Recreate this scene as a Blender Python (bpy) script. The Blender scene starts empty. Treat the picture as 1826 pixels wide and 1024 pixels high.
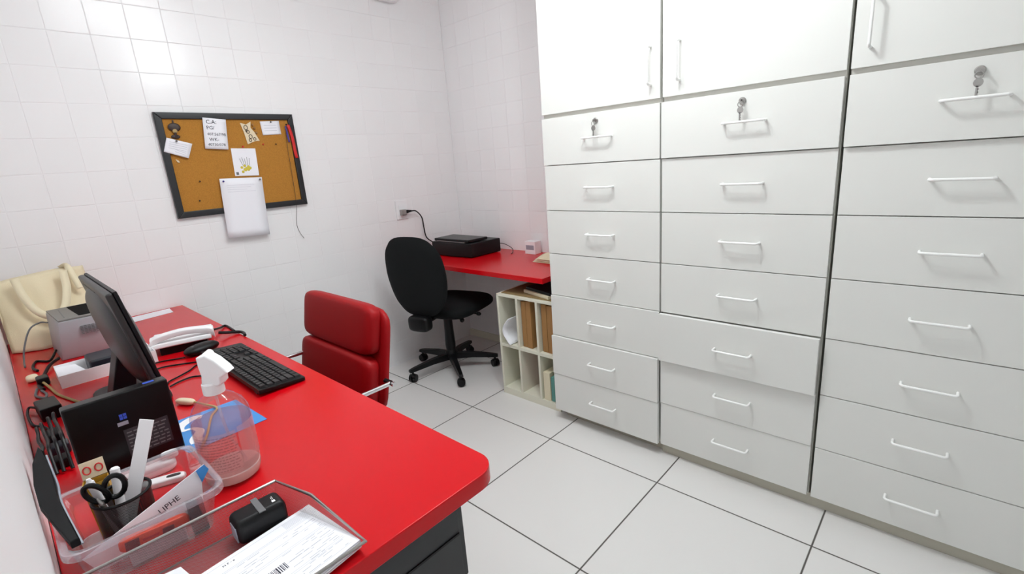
import bpy, bmesh, math, random
from mathutils import Vector, Matrix, noise
random.seed(7)
S = bpy.context.scene
COL = S.collection
R = math.radians

# ------------------------------------------------------------------ camera, world, exposure
XF, YB, XW, XL = 1.815, 2.80, 2.45, -0.045     # cabinet fronts, back wall, right wall, left wall
DZ = 0.7586                                     # desk top height
cam = bpy.data.objects.new('camera', bpy.data.cameras.new('camera'))
COL.objects.link(cam)
cr = Vector((0.67028813, -0.73855677, -0.07244112))
cu = Vector((0.2338213, 0.11754169, 0.96514846))
cf = Vector((0.70430208, 0.66386583, -0.25147711))
mw = Matrix.Identity(4)
for i in range(3):
    mw[i][0], mw[i][1], mw[i][2] = cr[i], cu[i], -cf[i]
mw[2][3] = 1.3314
cam.matrix_world = mw
cam.data.sensor_width = 36
cam.data.lens = 863.6 / 1826 * 36
cam.data.clip_start = 0.005
S.camera = cam
S.view_settings.view_transform = 'Standard'
S.view_settings.look = 'None'
S.view_settings.gamma = 1
S.view_settings.use_curve_mapping = False
S.view_settings.exposure = 0.36
S.cycles.max_bounces = 16
S.cycles.diffuse_bounces = 8
S.cycles.glossy_bounces = 4
S.cycles.transparent_max_bounces = 24
S.cycles.sample_clamp_indirect = 6
w = bpy.data.worlds.new('world'); S.world = w; w.use_nodes = True
w.node_tree.nodes['Background'].inputs[0].default_value = (1, 1, 1, 1)
w.node_tree.nodes['Background'].inputs[1].default_value = 0.3
LAMP = Vector((1.21, 0.80, 2.30)); LAMP_E = 168.0; LAMP_R = 0.05
PANEL = (0.90, 1.25); FILL_E = 11.6  # position and strength of the added ceiling fill light
LIGHT_RGB = (0.935, 1.0, 1.015)

# ------------------------------------------------------------------ materials
def lin(r, g, b):
    f = lambda c: (c / 255 / 12.92) if c <= 10 else ((c / 255 + 0.055) / 1.055) ** 2.4
    return (f(r), f(g), f(b), 1)

def mat(name, rgb, rough=0.5, metal=0.0, spec=0.5, coat=0.0, emit=0.0, bump=0.0, bscale=200.0, var=0.0):
    m = bpy.data.materials.new(name); m.use_nodes = True
    nt = m.node_tree; b = nt.nodes['Principled BSDF']
    c = lin(*rgb)
    b.inputs['Base Color'].default_value = c
    b.inputs['Roughness'].default_value = rough
    b.inputs['Metallic'].default_value = metal
    b.inputs['Specular IOR Level'].default_value = spec
    b.inputs['Coat Weight'].default_value = coat
    if emit:
        b.inputs['Emission Color'].default_value = c
        b.inputs['Emission Strength'].default_value = emit
    if bump or var:
        tc = nt.nodes.new('ShaderNodeTexCoord'); n = nt.nodes.new('ShaderNodeTexNoise')
        n.inputs['Scale'].default_value = bscale; n.inputs['Detail'].default_value = 4
        nt.links.new(tc.outputs['Object'], n.inputs['Vector'])
        if bump:
            bp = nt.nodes.new('ShaderNodeBump'); bp.inputs['Strength'].default_value = bump
            bp.inputs['Distance'].default_value = 0.002
            nt.links.new(n.outputs['Fac'], bp.inputs['Height']); nt.links.new(bp.outputs['Normal'], b.inputs['Normal'])
        if var:
            mx = nt.nodes.new('ShaderNodeMix'); mx.data_type = 'RGBA'
            mx.inputs['A'].default_value = tuple(x * (1 - var) for x in c[:3]) + (1,)
            mx.inputs['B'].default_value = tuple(min(1, x * (1 + var)) for x in c[:3]) + (1,)
            nt.links.new(n.outputs['Fac'], mx.inputs['Factor']); nt.links.new(mx.outputs['Result'], b.inputs['Base Color'])
    return m

class NT:
    """small helper for math node chains"""
    def __init__(self, m): self.t = m.node_tree
    def n(self, typ, **k):
        x = self.t.nodes.new(typ)
        for a, v in k.items(): setattr(x, a, v)
        return x
    def link(self, a, b): self.t.links.new(a, b)
    def math(self, op, a, b=None, c=None):
        x = self.n('ShaderNodeMath', operation=op)
        for i, v in enumerate((a, b, c)):
            if v is None: continue
            if isinstance(v, (int, float)): x.inputs[i].default_value = v
            else: self.link(v, x.inputs[i])
        return x.outputs[0]

def tile_mat(name, rgb, grout, ax, size, off, gw, rough, tilt, gstr, coat=0.0, var=0.02, gd=0.0005):
    """square tiles in the plane of the two axes ax, with grout lines, bump and slightly uneven tiles"""
    m = mat(name, rgb, rough, coat=coat); t = NT(m); b = m.node_tree.nodes['Principled BSDF']
    tc = t.n('ShaderNodeTexCoord'); sx = t.n('ShaderNodeSeparateXYZ'); t.link(tc.outputs['Object'], sx.inputs[0])
    fr, ce = [], []
    for a, o in zip(ax, off):
        v = t.math('DIVIDE', t.math('SUBTRACT', sx.outputs[a], o), size)
        fr.append(t.math('SUBTRACT', t.math('FRACT', v), 0.5)); ce.append(t.math('FLOOR', v))
    e = t.math('MAXIMUM', t.math('ABSOLUTE', fr[0]), t.math('ABSOLUTE', fr[1]))
    mask = t.n('ShaderNodeMapRange'); mask.inputs['From Min'].default_value = 0.5 - gw / size; mask.inputs['From Max'].default_value = 0.5 - gw / size * 0.45
    t.link(e, mask.inputs['Value'])
    cv = t.n('ShaderNodeCombineXYZ'); t.link(ce[0], cv.inputs[0]); t.link(ce[1], cv.inputs[1])
    wn = t.n('ShaderNodeTexWhiteNoise', noise_dimensions='3D'); t.link(cv.outputs[0], wn.inputs['Vector'])
    ws = t.n('ShaderNodeSeparateXYZ'); t.link(wn.outputs['Color'], ws.inputs[0])
    h = t.math('ADD', t.math('MULTIPLY', t.math('SUBTRACT', ws.outputs[0], 0.5), fr[0]), t.math('MULTIPLY', t.math('SUBTRACT', ws.outputs[1], 0.5), fr[1]))
    nz = t.n('ShaderNodeTexNoise'); nz.inputs['Scale'].default_value = 9.0; t.link(tc.outputs['Object'], nz.inputs['Vector'])
    h = t.math('ADD', t.math('MULTIPLY', h, tilt), t.math('MULTIPLY', nz.outputs['Fac'], tilt * 0.5))
    h = t.math('SUBTRACT', h, t.math('MULTIPLY', mask.outputs[0], gd))
    bp = t.n('ShaderNodeBump'); bp.inputs['Strength'].default_value = 1.0; bp.inputs['Distance'].default_value = 1.0
    t.link(h, bp.inputs['Height']); t.link(bp.outputs[0], b.inputs['Normal'])
    c0, c1 = lin(*rgb), lin(*grout)
    mv = t.n('ShaderNodeMix', data_type='RGBA'); mv.inputs['A'].default_value = tuple(x * (1 - var) for x in c0[:3]) + (1,)
    mv.inputs['B'].default_value = c0; t.link(ws.outputs[2], mv.inputs['Factor'])
    mg = t.n('ShaderNodeMix', data_type='RGBA'); t.link(t.math('MULTIPLY', mask.outputs[0], gstr), mg.inputs['Factor'])
    t.link(mv.outputs['Result'], mg.inputs['A']); mg.inputs['B'].default_value = c1
    t.link(mg.outputs['Result'], b.inputs['Base Color'])
    t.link(t.math('ADD', t.math('MULTIPLY', mask.outputs[0], 0.5), rough), b.inputs['Roughness'])
    return m

def clear_mat(name, rgb, opacity, tint=(255, 255, 255), rough=0.05, gloss=True, holes=None):
    """thin see-through sheet: transparent mixed with a little diffuse, plus fresnel reflection"""
    m = bpy.data.materials.new(name); m.use_nodes = True; t = NT(m); nt = m.node_tree
    out = nt.nodes['Material Output']; nt.nodes.remove(nt.nodes['Principled BSDF'])
    tr = t.n('ShaderNodeBsdfTransparent'); tr.inputs[0].default_value = lin(*tint)
    df = t.n('ShaderNodeBsdfPrincipled'); df.inputs['Base Color'].default_value = lin(*rgb); df.inputs['Roughness'].default_value = 0.3 if not holes else 0.35
    if holes: df.inputs['Metallic'].default_value = holes[2]
    mx = t.n('ShaderNodeMixShader'); mx.inputs[0].default_value = opacity
    if holes:
        uv = t.n('ShaderNodeUVMap'); sx = t.n('ShaderNodeSeparateXYZ'); t.link(uv.outputs[0], sx.inputs[0])
        k = math.pi * 2 / holes[0]
        p = t.math('MULTIPLY', t.math('SINE', t.math('MULTIPLY', t.math('ADD', sx.outputs[0], sx.outputs[1]), k)), t.math('SINE', t.math('MULTIPLY', t.math('SUBTRACT', sx.outputs[0], sx.outputs[1]), k)))
        t.link(t.math('GREATER_THAN', holes[1], t.math('ABSOLUTE', p)), mx.inputs[0])
    t.link(tr.outputs[0], mx.inputs[1]); t.link(df.outputs[0], mx.inputs[2])
    last = mx
    if gloss:
        fr = t.n('ShaderNodeFresnel'); fr.inputs[0].default_value = 1.4
        gl = t.n('ShaderNodeBsdfGlossy'); gl.inputs['Roughness'].default_value = rough
        m2 = t.n('ShaderNodeMixShader'); t.link(t.math('MULTIPLY', fr.outputs[0], 0.45), m2.inputs[0])
        t.link(mx.outputs[0], m2.inputs[1]); t.link(gl.outputs[0], m2.inputs[2]); last = m2
    t.link(last.outputs[0], out.inputs[0])
    return m

T_ = 0.558
M_wallA = tile_mat('white_wall_tiles', (243, 242, 243), (226, 222, 224), (0, 2), 0.1395, (0.635, 1.697), 0.0026, 0.24, 0.0016, 0.28)
M_wallB = tile_mat('white_wall_tiles_side', (243, 242, 243), (226, 222, 224), (1, 2), 0.1395, (2.80, 1.697), 0.0026, 0.24, 0.0016, 0.28)
M_floor = tile_mat('floor_tiles', (226, 224, 222), (84, 80, 76), (0, 1), T_, (1.6272, 1.9099), 0.0038, 0.28, 0.0006, 1.0, var=0.03, gd=0.001)
M_paint = mat('white_paint', (244, 244, 245), 0.6, bump=0.1, bscale=60)
M_lwall = mat('left_wall_paint', (240, 240, 241), 0.45, bump=0.2, bscale=30)
M_ceil = mat('ceiling_paint', (248, 248, 248), 0.8)
M_cab = mat('white_laminate', (226, 226, 222), 0.38, bump=0.03, bscale=400)
M_cabin = mat('cabinet_carcass_white', (214, 213, 206), 0.6)
M_handle = mat('white_coated_handle', (244, 244, 242), 0.3)
M_plinth = mat('plinth_beige', (190, 186, 172), 0.6)
M_rail = mat('rail_beige', (208, 206, 199), 0.6)
M_chrome = mat('chrome', (225, 225, 228), 0.12, metal=1.0)
M_steel = mat('brushed_steel', (170, 168, 165), 0.3, metal=1.0)
M_darkmetal = mat('dark_metal', (60, 60, 62), 0.35, metal=0.7)
M_red = mat('red_laminate', (199, 4, 17), 0.25, spec=0.3, bump=0.02, bscale=300)
M_redleather = mat('red_leatherette', (150, 2, 10), 0.5, spec=0.25, bump=0.08, bscale=350)
M_pedestal = mat('black_pedestal', (40, 41, 43), 0.45)
M_blk = mat('black_plastic', (12, 12, 14), 0.4, spec=0.28)
M_blkgloss = mat('glossy_black_plastic', (7, 8, 9), 0.3, spec=0.3)
M_blkfab = mat('black_fabric', (19, 21, 22), 0.85, spec=0.2, bump=0.4, bscale=600)
M_recess = mat('matte_black_recess', (10, 10, 12), 0.8, spec=0.1)
M_key = mat('keycap_black', (32, 32, 34), 0.45)
M_mon = mat('monitor_back_grey', (38, 36, 36), 0.38, bump=0.06, bscale=500)
M_screen = mat('screen_black', (10, 11, 13), 0.15)
M_prn = mat('printer_grey', (172, 173, 178), 0.45)
M_prntop = mat('printer_top_grey', (122, 119, 116), 0.5)
M_white = mat('white_plastic', (240, 239, 241), 0.35)
M_paper = mat('white_paper', (240, 240, 246), 0.7)
M_paperw = mat('cream_paper', (226, 210, 180), 0.7)
M_print = mat('grey_print', (188, 190, 200), 0.7)
M_ink = mat('dark_ink', (44, 44, 60), 0.7)
M_cloth = mat('cream_cotton', (232, 219, 188), 0.9, spec=0.1, bump=0.35, bscale=500, var=0.06)
M_strap = mat('cream_cotton_strap', (236, 224, 194), 0.9, spec=0.1, bump=0.35, bscale=600)
M_frame = mat('black_frame', (28, 29, 33), 0.4)
M_cork = mat('cork', (176, 122, 52), 0.85, spec=0.2, bump=0.4, bscale=260, var=0.30)
M_brown = mat('kraft_brown', (158, 116, 68), 0.7, var=0.08, bscale=40)
M_tan = mat('cardboard_tan', (176, 150, 100), 0.75, var=0.06, bscale=60)
M_cubby = mat('cream_board', (222, 220, 203), 0.55)
M_mdf = mat('raw_mdf', (136, 116, 76), 0.8, var=0.08, bscale=60)
M_blue = mat('flyer_blue', (58, 136, 206), 0.4)
M_orange = mat('orange_plastic', (238, 72, 22), 0.3)
M_redp = mat('red_pin', (206, 34, 34), 0.35)
M_bluep = mat('blue_ribbon', (70, 60, 150), 0.6)
M_teal = mat('teal_book', (92, 148, 140), 0.6)
M_cream = mat('cream_book', (224, 214, 186), 0.6)
M_pink = mat('pink_folder', (200, 150, 150), 0.6)
M_yellow = mat('yellow_print', (206, 188, 60), 0.6)
M_dbrown = mat('dark_brown', (48, 30, 24), 0.5)
M_grey = mat('grey_plastic', (104, 104, 106), 0.5)
M_dkgrey = mat('dark_label', (44, 43, 48), 0.6)
M_silver = mat('silver_sticker', (150, 154, 166), 0.4)
M_bluest = mat('blue_sticker', (52, 84, 196), 0.4)
M_navy = mat('navy_plastic', (22, 24, 36), 0.4)
M_gold = mat('gold_card', (190, 148, 48), 0.5)
M_clear = clear_mat('clear_plastic', (244, 242, 250), 0.055)
M_clearrim = clear_mat('clear_plastic_rim', (240, 240, 252), 0.17)
M_bottle = clear_mat('bottle_plastic', (240, 235, 236), 0.03, rough=0.03)
M_liquid = clear_mat('sanitizer_gel', (190, 130, 130), 0.20, tint=(250, 236, 236), gloss=False)
M_label = clear_mat('bottle_label', (228, 176, 176), 0.36, gloss=False)
M_lprint = clear_mat('bottle_label_print', (150, 92, 92), 0.35, gloss=False)
M_base = clear_mat('bottle_base_plastic', (244, 240, 232), 0.72)
M_mesh = clear_mat('steel_mesh', (128, 124, 126), 1.0, gloss=False, holes=(0.0056, 0.30, 0.15))
M_meshk = clear_mat('black_mesh', (24, 24, 26), 1.0, gloss=False, holes=(0.0046, 0.66, 0.2))
M_lamp = mat('lamp_glass', (255, 252, 248), 0.5, emit=1.0)

# ------------------------------------------------------------------ mesh builder
class B:
    def __init__(s): s.b = bmesh.new(); s.mats = []; s.cur = 0; s.wn = False
    def m(s, material):
        if material not in s.mats: s.mats.append(material)
        s.cur = s.mats.index(material); return s
    def _mark(s, fs):
        for f in fs: f.material_index = s.cur
    def box(s, x0, x1, y0, y1, z0, z1, bev=0.0, seg=2, M=None):
        r = bmesh.ops.create_cube(s.b, size=1.0)
        vs = r['verts']
        for v in vs:
            v.co = Vector(((x0 + x1) / 2 + v.co.x * (x1 - x0), (y0 + y1) / 2 + v.co.y * (y1 - y0), (z0 + z1) / 2 + v.co.z * (z1 - z0)))
        fs = set(f for v in vs for f in v.link_faces)
        if bev:
            s.wn = True
            es = set(e for v in vs for e in v.link_edges)
            rr = bmesh.ops.bevel(s.b, geom=list(es), offset=bev, segments=seg, affect='EDGES', profile=0.5)
            fs = set(f for f in rr['faces']) | set(f for v in rr['verts'] for f in v.link_faces)
        if M is not None:
            for v in set(v for f in fs for v in f.verts): v.co = M @ v.co
        s._mark(fs); return s
    def cyl(s, p0, p1, r0, r1=None, seg=20):
        return s.tube([p0, p1], r0, seg, r1)
    def tube(s, path, r, seg=8, r1=None, closed=False):
        path = [Vector(p) for p in path]; n = len(path); rings = []; prev = None
        for i, p in enumerate(path):
            if closed: d = path[(i + 1) % n] - path[i - 1]
            else: d = path[min(i + 1, n - 1)] - path[max(i - 1, 0)]
            d.normalize()
            if prev is None: a = d.orthogonal().normalized()
            else:
                a = prev - d * prev.dot(d)
                a = a.normalized() if a.length > 1e-6 else d.orthogonal().normalized()
            prev = a; c = d.cross(a)
            rr = r if r1 is None else r + (r1 - r) * i / (n - 1)
            rings.append([s.b.verts.new(p + (a * math.cos(2 * math.pi * k / seg) + c * math.sin(2 * math.pi * k / seg)) * rr) for k in range(seg)])
        fs = []
        rng = range(n) if closed else range(n - 1)
        for i in rng:
            A, C = rings[i], rings[(i + 1) % n]
            for k in range(seg): fs.append(s.b.faces.new((A[k], A[(k + 1) % seg], C[(k + 1) % seg], C[k])))
        if not closed:
            fs.append(s.b.faces.new(list(reversed(rings[0])))); fs.append(s.b.faces.new(rings[-1]))
        s._mark(fs); return s
    def lathe(s, c, prof, seg=32, cap=True):
        c = Vector(c); rings = []
        for r, z in prof:
            rings.append([s.b.verts.new(c + Vector((r * math.cos(2 * math.pi * k / seg), r * math.sin(2 * math.pi * k / seg), z))) for k in range(seg)])
        fs = []
        for A, C in zip(rings, rings[1:]):
            for k in range(seg): fs.append(s.b.faces.new((A[k], A[(k + 1) % seg], C[(k + 1) % seg], C[k])))
        if cap:
            fs.append(s.b.faces.new(list(reversed(rings[0])))); fs.append(s.b.faces.new(rings[-1]))
        s._mark(fs); return s
    def prism(s, pts, vec, bev=0.0, seg=2):
        vec = Vector(vec)
        a = [s.b.verts.new(Vector(p)) for p in pts]; c = [s.b.verts.new(Vector(p) + vec) for p in pts]
        n = len(pts); fs = [s.b.faces.new(a), s.b.faces.new(list(reversed(c)))]
        for i in range(n): fs.append(s.b.faces.new((a[i], c[i], c[(i + 1) % n], a[(i + 1) % n])))
        bmesh.ops.recalc_face_normals(s.b, faces=fs)
        if bev:
            s.wn = True
            es = set(e for f in fs[:2] for e in f.edges)
            rr = bmesh.ops.bevel(s.b, geom=list(es), offset=bev, segments=seg, affect='EDGES', profile=0.5)
            fs = set(rr['faces']) | set(f for v in rr['verts'] for f in v.link_faces)
        s._mark(fs); return s
    def pad(s, c, size, n=6.0, cuts=10, M=None, fn=None):
        t = bmesh.new(); bmesh.ops.create_cube(t, size=2.0)
        bmesh.ops.subdivide_edges(t, edges=t.edges[:], cuts=cuts, use_grid_fill=True)
        ns = n if isinstance(n, tuple) else (n, n, n); nn = sum(ns) / 3; vm = {}
        for v in t.verts:
            p = v.co; k = (abs(p.x) ** ns[0] + abs(p.y) ** ns[1] + abs(p.z) ** ns[2])
            q = p / (k ** (1 / nn))
            if fn: q = fn(q)
            q = Vector((q.x * size[0] / 2, q.y * size[1] / 2, q.z * size[2] / 2))
            if M is not None: q = M @ q
            vm[v] = s.b.verts.new(Vector(c) + q)
        s._mark([s.b.faces.new([vm[v] for v in f.verts]) for f in t.faces]); t.free(); return s
    def ball(s, c, r, sc=(1, 1, 1), u=16, v=10):
        rr = bmesh.ops.create_uvsphere(s.b, u_segments=u, v_segments=v, radius=r)
        for x in rr['verts']: x.co = Vector(c) + Vector((x.co.x * sc[0], x.co.y * sc[1], x.co.z * sc[2]))
        s._mark(set(f for x in rr['verts'] for f in x.link_faces)); return s
    def face(s, pts):
        f = s.b.faces.new([s.b.verts.new(Vector(p)) for p in pts]); s._mark([f]); return s
    def grid(s, fn, nu, nv):
        g = [[s.b.verts.new(Vector(fn(i / nu, j / nv))) for j in range(nv + 1)] for i in range(nu + 1)]
        fs = [s.b.faces.new((g[i][j], g[i + 1][j], g[i + 1][j + 1], g[i][j + 1])) for i in range(nu) for j in range(nv)]
        s._mark(fs); return s
    def mesh(s, me):
        """merge another mesh (already placed) in the current material"""
        t = bmesh.new(); t.from_mesh(me); vm = {v: s.b.verts.new(v.co) for v in t.verts}; fs = []
        for f in t.faces:
            try: fs.append(s.b.faces.new([vm[v] for v in f.verts]))
            except ValueError: pass
        t.free(); s._mark(fs); return s
    def xf(s, M):
        for v in s.b.verts: v.co = M @ v.co
        return s

WPOS = {}
def obj(name, bd, material=None, parent=None, origin=None, solid=0.0, uv=False, flat=False):
    bm = bd.b
    lo = [min(v.co[i] for v in bm.verts) for i in range(3)]; hi = [max(v.co[i] for v in bm.verts) for i in range(3)]
    o3 = Vector(origin) if origin is not None else Vector(((lo[0] + hi[0]) / 2, (lo[1] + hi[1]) / 2, lo[2]))
    for v in bm.verts: v.co -= o3
    if uv:
        L = bm.loops.layers.uv.new('UVMap')
        for f in bm.faces:
            n = f.normal if f.normal.length > 0 else Vector((0, 0, 1))
            ax = max(range(3), key=lambda i: abs(n[i])); a, c = [i for i in range(3) if i != ax]
            for l in f.loops: l[L].uv = (l.vert.co[a], l.vert.co[c])
    me = bpy.data.meshes.new(name); bm.to_mesh(me); bm.free()
    if material is not None:
        if bd.mats: raise ValueError(name)
        me.materials.append(material)
    else:
        for x in bd.mats: me.materials.append(x)
    if not flat:
        me.polygons.foreach_set('use_smooth', [True] * len(me.polygons)); me.set_sharp_from_angle(angle=R(38))
    o = bpy.data.objects.new(name, me); COL.objects.link(o)
    pw = WPOS[parent.name] if parent is not None else Vector((0, 0, 0))
    o.location = o3 - pw
    if parent is not None: o.parent = parent
    WPOS[o.name] = o3
    if bd.wn:
        md = o.modifiers.new('normals', 'WEIGHTED_NORMAL'); md.keep_sharp = True
    if solid:
        md = o.modifiers.new('thickness', 'SOLIDIFY'); md.thickness = solid; md.offset = 0
    return o

def tag(o, label, cat, group=None):
    o['label'] = label; o['category'] = cat
    if group: o['group'] = group
    return o
def thing(name, loc, label, cat, group=None):
    o = bpy.data.objects.new(name, None); COL.objects.link(o); o.location = loc; o.empty_display_size = 0.05
    WPOS[o.name] = Vector(loc); return tag(o, label, cat, group)
def structure(name, bd, m=None):
    o = obj(name, bd, m, origin=(0, 0, 0)); o['kind'] = 'structure'; return o
def copy_part(o, parent, world):
    c = o.copy(); COL.objects.link(c); c.parent = parent
    c.location = Vector(world) - WPOS[parent.name]; WPOS[c.name] = Vector(world); return c

def smooth(pts, n=8):
    """Catmull-Rom through the points"""
    P = [Vector(p) for p in pts]; P = [P[0] * 2 - P[1]] + P + [P[-1] * 2 - P[-2]]; out = []
    for i in range(1, len(P) - 2):
        for k in range(n):
            t = k / n; a, b, c, d = P[i - 1], P[i], P[i + 1], P[i + 2]
            out.append(0.5 * ((2 * b) + (c - a) * t + (2 * a - 5 * b + 4 * c - d) * t * t + (3 * b - a - 3 * c + d) * t ** 3))
    out.append(P[-2]); return out

def text_mesh(body, size, M):
    cu_ = bpy.data.curves.new('t', 'FONT'); cu_.body = body; cu_.size = size; cu_.extrude = 0.00015
    cu_.resolution_u = 2
    o = bpy.data.objects.new('t', cu_); COL.objects.link(o)
    me = bpy.data.meshes.new_from_object(o); bpy.data.objects.remove(o); bpy.data.curves.remove(cu_)
    me.transform(M); return me
def frame(o, x, y):
    """matrix with local x, y axes and their normal"""
    x = Vector(x).normalized(); y = Vector(y); y = (y - x * x.dot(y)).normalized(); z = x.cross(y)
    return Matrix(((x.x, y.x, z.x, o[0]), (x.y, y.y, z.y, o[1]), (x.z, y.z, z.z, o[2]), (0, 0, 0, 1)))

# ------------------------------------------------------------------ room shell
Y0 = -1.75; ZC = 2.55
structure('floor', B().box(XL - .1, XW + .1, Y0 - .1, YB + .1, -0.1, 0.0), M_floor)
structure('ceiling', B().box(XL - .1, XW + .1, Y0 - .1, YB + .1, ZC, ZC + .1), M_ceil)
structure('wall_back', B().box(XL - .1, XW + .1, YB, YB + .1, 0, ZC), M_wallA)
structure('wall_right', B().box(XW, XW + .1, Y0, YB, 0, ZC), M_wallB)
structure('wall_left', B().box(XL - .1, XL, Y0, YB, 0, ZC), M_lwall)
structure('wall_front', B().box(XL - .1, XW + .1, Y0 - .1, Y0, 0, ZC), M_paint)
structure('baseboard_right', B().box(XW - .012, XW, 1.95, YB, 0, 0.055, 0.003), M_cubby)

# ------------------------------------------------------------------ hanging lamp and added fill light
def emitter(name, strength):
    m = M_lamp.copy(); m.name = name; p = m.node_tree.nodes['Principled BSDF']
    p.inputs['Emission Color'].default_value = LIGHT_RGB + (1,); p.inputs['Emission Strength'].default_value = strength
    return m
t = thing('hanging_lamp', (LAMP.x, LAMP.y, ZC), 'bare white bulb hanging from the ceiling in front of the cabinets', 'lamp')
obj('canopy', B().lathe((LAMP.x, LAMP.y, ZC), [(0.02, -0.05), (0.055, -0.03), (0.06, -0.001)]), M_white, t)
obj('stem', B().cyl((LAMP.x, LAMP.y, LAMP.z + .045), (LAMP.x, LAMP.y, ZC - .03), 0.014), M_white, t)
obj('bulb', B().ball(LAMP, LAMP_R, u=24, v=14), emitter('bulb_glow', LAMP_E), t)
px_, py_ = PANEL
t = thing('added_fill_light', (px_, py_, ZC), 'added square fill light on the ceiling, out of view', 'lamp')  # unseen panel, added only to fill the room with soft light
obj('fill_light_frame', B().box(px_ - .31, px_ + .31, py_ - .31, py_ + .31, ZC - .028, ZC - .001, .003), M_white, t)
obj('fill_light_face', B().box(px_ - .29, px_ + .29, py_ - .29, py_ + .29, ZC - .031, ZC - .0285), emitter('fill_glow', FILL_E), t)

# ------------------------------------------------------------------ cabinets
CY = [1.4509, 0.8732, 0.2891, -0.2850]
RZ = [1.5030, 1.2975, 1.0917, 0.8861, 0.6786, 0.4694, 0.2622, 0.0556]
PULL = [[.003, 0, .001, 0, .006, .018, .014], [.008, 0, 0, .002, .026, .004, 0], [.012, 0, 0, .002, 0, 0, 0]]
HZ = [1.402, 1.197, 0.991, 0.785, 0.575, 0.371, 0.165]
CLAB = [('far', 'white cabinet standing beside the red shelf, leftmost of the three'), ('middle', 'white cabinet between the two others, its fifth drawer pulled ajar'),
        ('near', 'white cabinet nearest the camera, rightmost of the three')]
def pull_path(L, out, r=0.010, vertical=False):
    pts = [(0, -L / 2), (-out + r, -L / 2)]
    for k in range(1, 6):
        a = math.pi / 2 * k / 5; pts.append((-out + r - r * math.sin(a), -L / 2 + r - r * math.cos(a)))
    pts += [(x, -y) for x, y in reversed(pts)]
    return [(x, 0, y) if vertical else (x, y, 0) for x, y in pts]
hproto = None; dproto = None
GY = [1.152, 0.571, 0.006]
for c in range(3):
    y1, y0 = CY[c], CY[c + 1]; ym = (y0 + y1) / 2
    t = thing('drawer_cabinet', (XF, ym, 0), CLAB[c][1], 'cabinet', 'white drawer cabinets along the right wall')
    zb = RZ[-1]
    obj('carcass', B().box(XF + .022, XW - .004, y0 + .0035, y1 - .0035, zb - .004, ZC - .04, 0.001), M_cabin, t)
    obj('rail', B().box(XF + .015, XF + .0215, y0 + .005, y1 - .005, 1.4985, 1.5235), M_rail, t)
    if c == 0:
        for yy in (y1 - .05, y0 + .05):
            for xx in (XF + .07, XW - .08):
                obj('foot', B().cyl((xx, yy, 0), (xx, yy, zb - .004), 0.018, 0.022), M_blk, t)
        obj('plinth', B().box(XF + .05, XF + .066, y0 + .004, y1 - .03, 0.0, zb - .005), M_plinth, t)
    else:
        obj('plinth', B().box(XF + .03, XF + .046, y0, y1, 0.0, zb - .005), M_plinth, t)
    d = obj('door', B().box(XF, XF + .019, y0 + .005, y1 - .005, 1.5190, 2.46, 0.0012), M_cab, t)
    hy = (0.915, 0.803, 0.242)[c]
    obj('door_handle', B().tube([Vector(p) + Vector((XF + .001, hy, 1.636)) for p in pull_path(0.132, 0.031, vertical=True)], 0.0042, 10), M_handle, d)
    gl, gr = (.005, .004) if c == 0 else ((.004, .0065) if c == 1 else (.0065, .004))
    for k in range(7):
        px = XF - PULL[c][k]
        dr = obj('drawer', B().box(px, px + .019, y0 + gr, y1 - gl, RZ[k + 1] + .0015, RZ[k] - .0015, 0.0012), M_cab, t)
        hw = (px + .001, GY[c], HZ[k])
        if hproto is None:
            hproto = obj('handle', B().tube([Vector(p) + Vector(hw) for p in pull_path(0.132, 0.031)], 0.0042, 10), M_handle, dr, origin=hw)
        else: copy_part(hproto, dr, hw)
        if k == 0:
            ly, lz = ((1.160, 1.468), (0.580, 1.470), (0.003, 1.468))[c]
            obj('lock', B().lathe((0, 0, 0), [(.0115, 0), (.0115, .005), (.009, .008), (.004, .008)]).xf(Matrix.Translation((px, ly, lz)) @ Matrix.Rotation(-math.pi / 2, 4, 'Y')), M_steel, dr)
            kb = B(); xk = px - .0125
            kb.box(xk - .012, xk + .006, ly - .001, ly + .001, lz - .004, lz + .004)
            ring = [(xk - .008, ly + .0085 * math.cos(a), lz - .012 + .0085 * math.sin(a)) for a in [2 * math.pi * i / 16 for i in range(16)]]
            kb.tube(ring, 0.0014, 6, closed=True)
            kb.prism([(xk - .009, ly + .010 * math.cos(a), lz - .030 + .011 * math.sin(a)) for a in [2 * math.pi * i / 12 for i in range(12)]], (.0018, 0, 0))
            kb.box(xk - .009, xk - .0072, ly - .0015, ly + .0035, lz - .068, lz - .038)
            for q in range(3): kb.box(xk - .009, xk - .0072, ly - .003, ly, lz - .064 + q * .008, lz - .060 + q * .008)
            kk = obj('key', kb, M_steel)
            tag(kk, 'small steel key hanging in the lock of the %s cabinet\'s top drawer' % ('leftmost', 'middle', 'rightmost')[c], 'key', 'keys in the cabinet locks')

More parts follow.
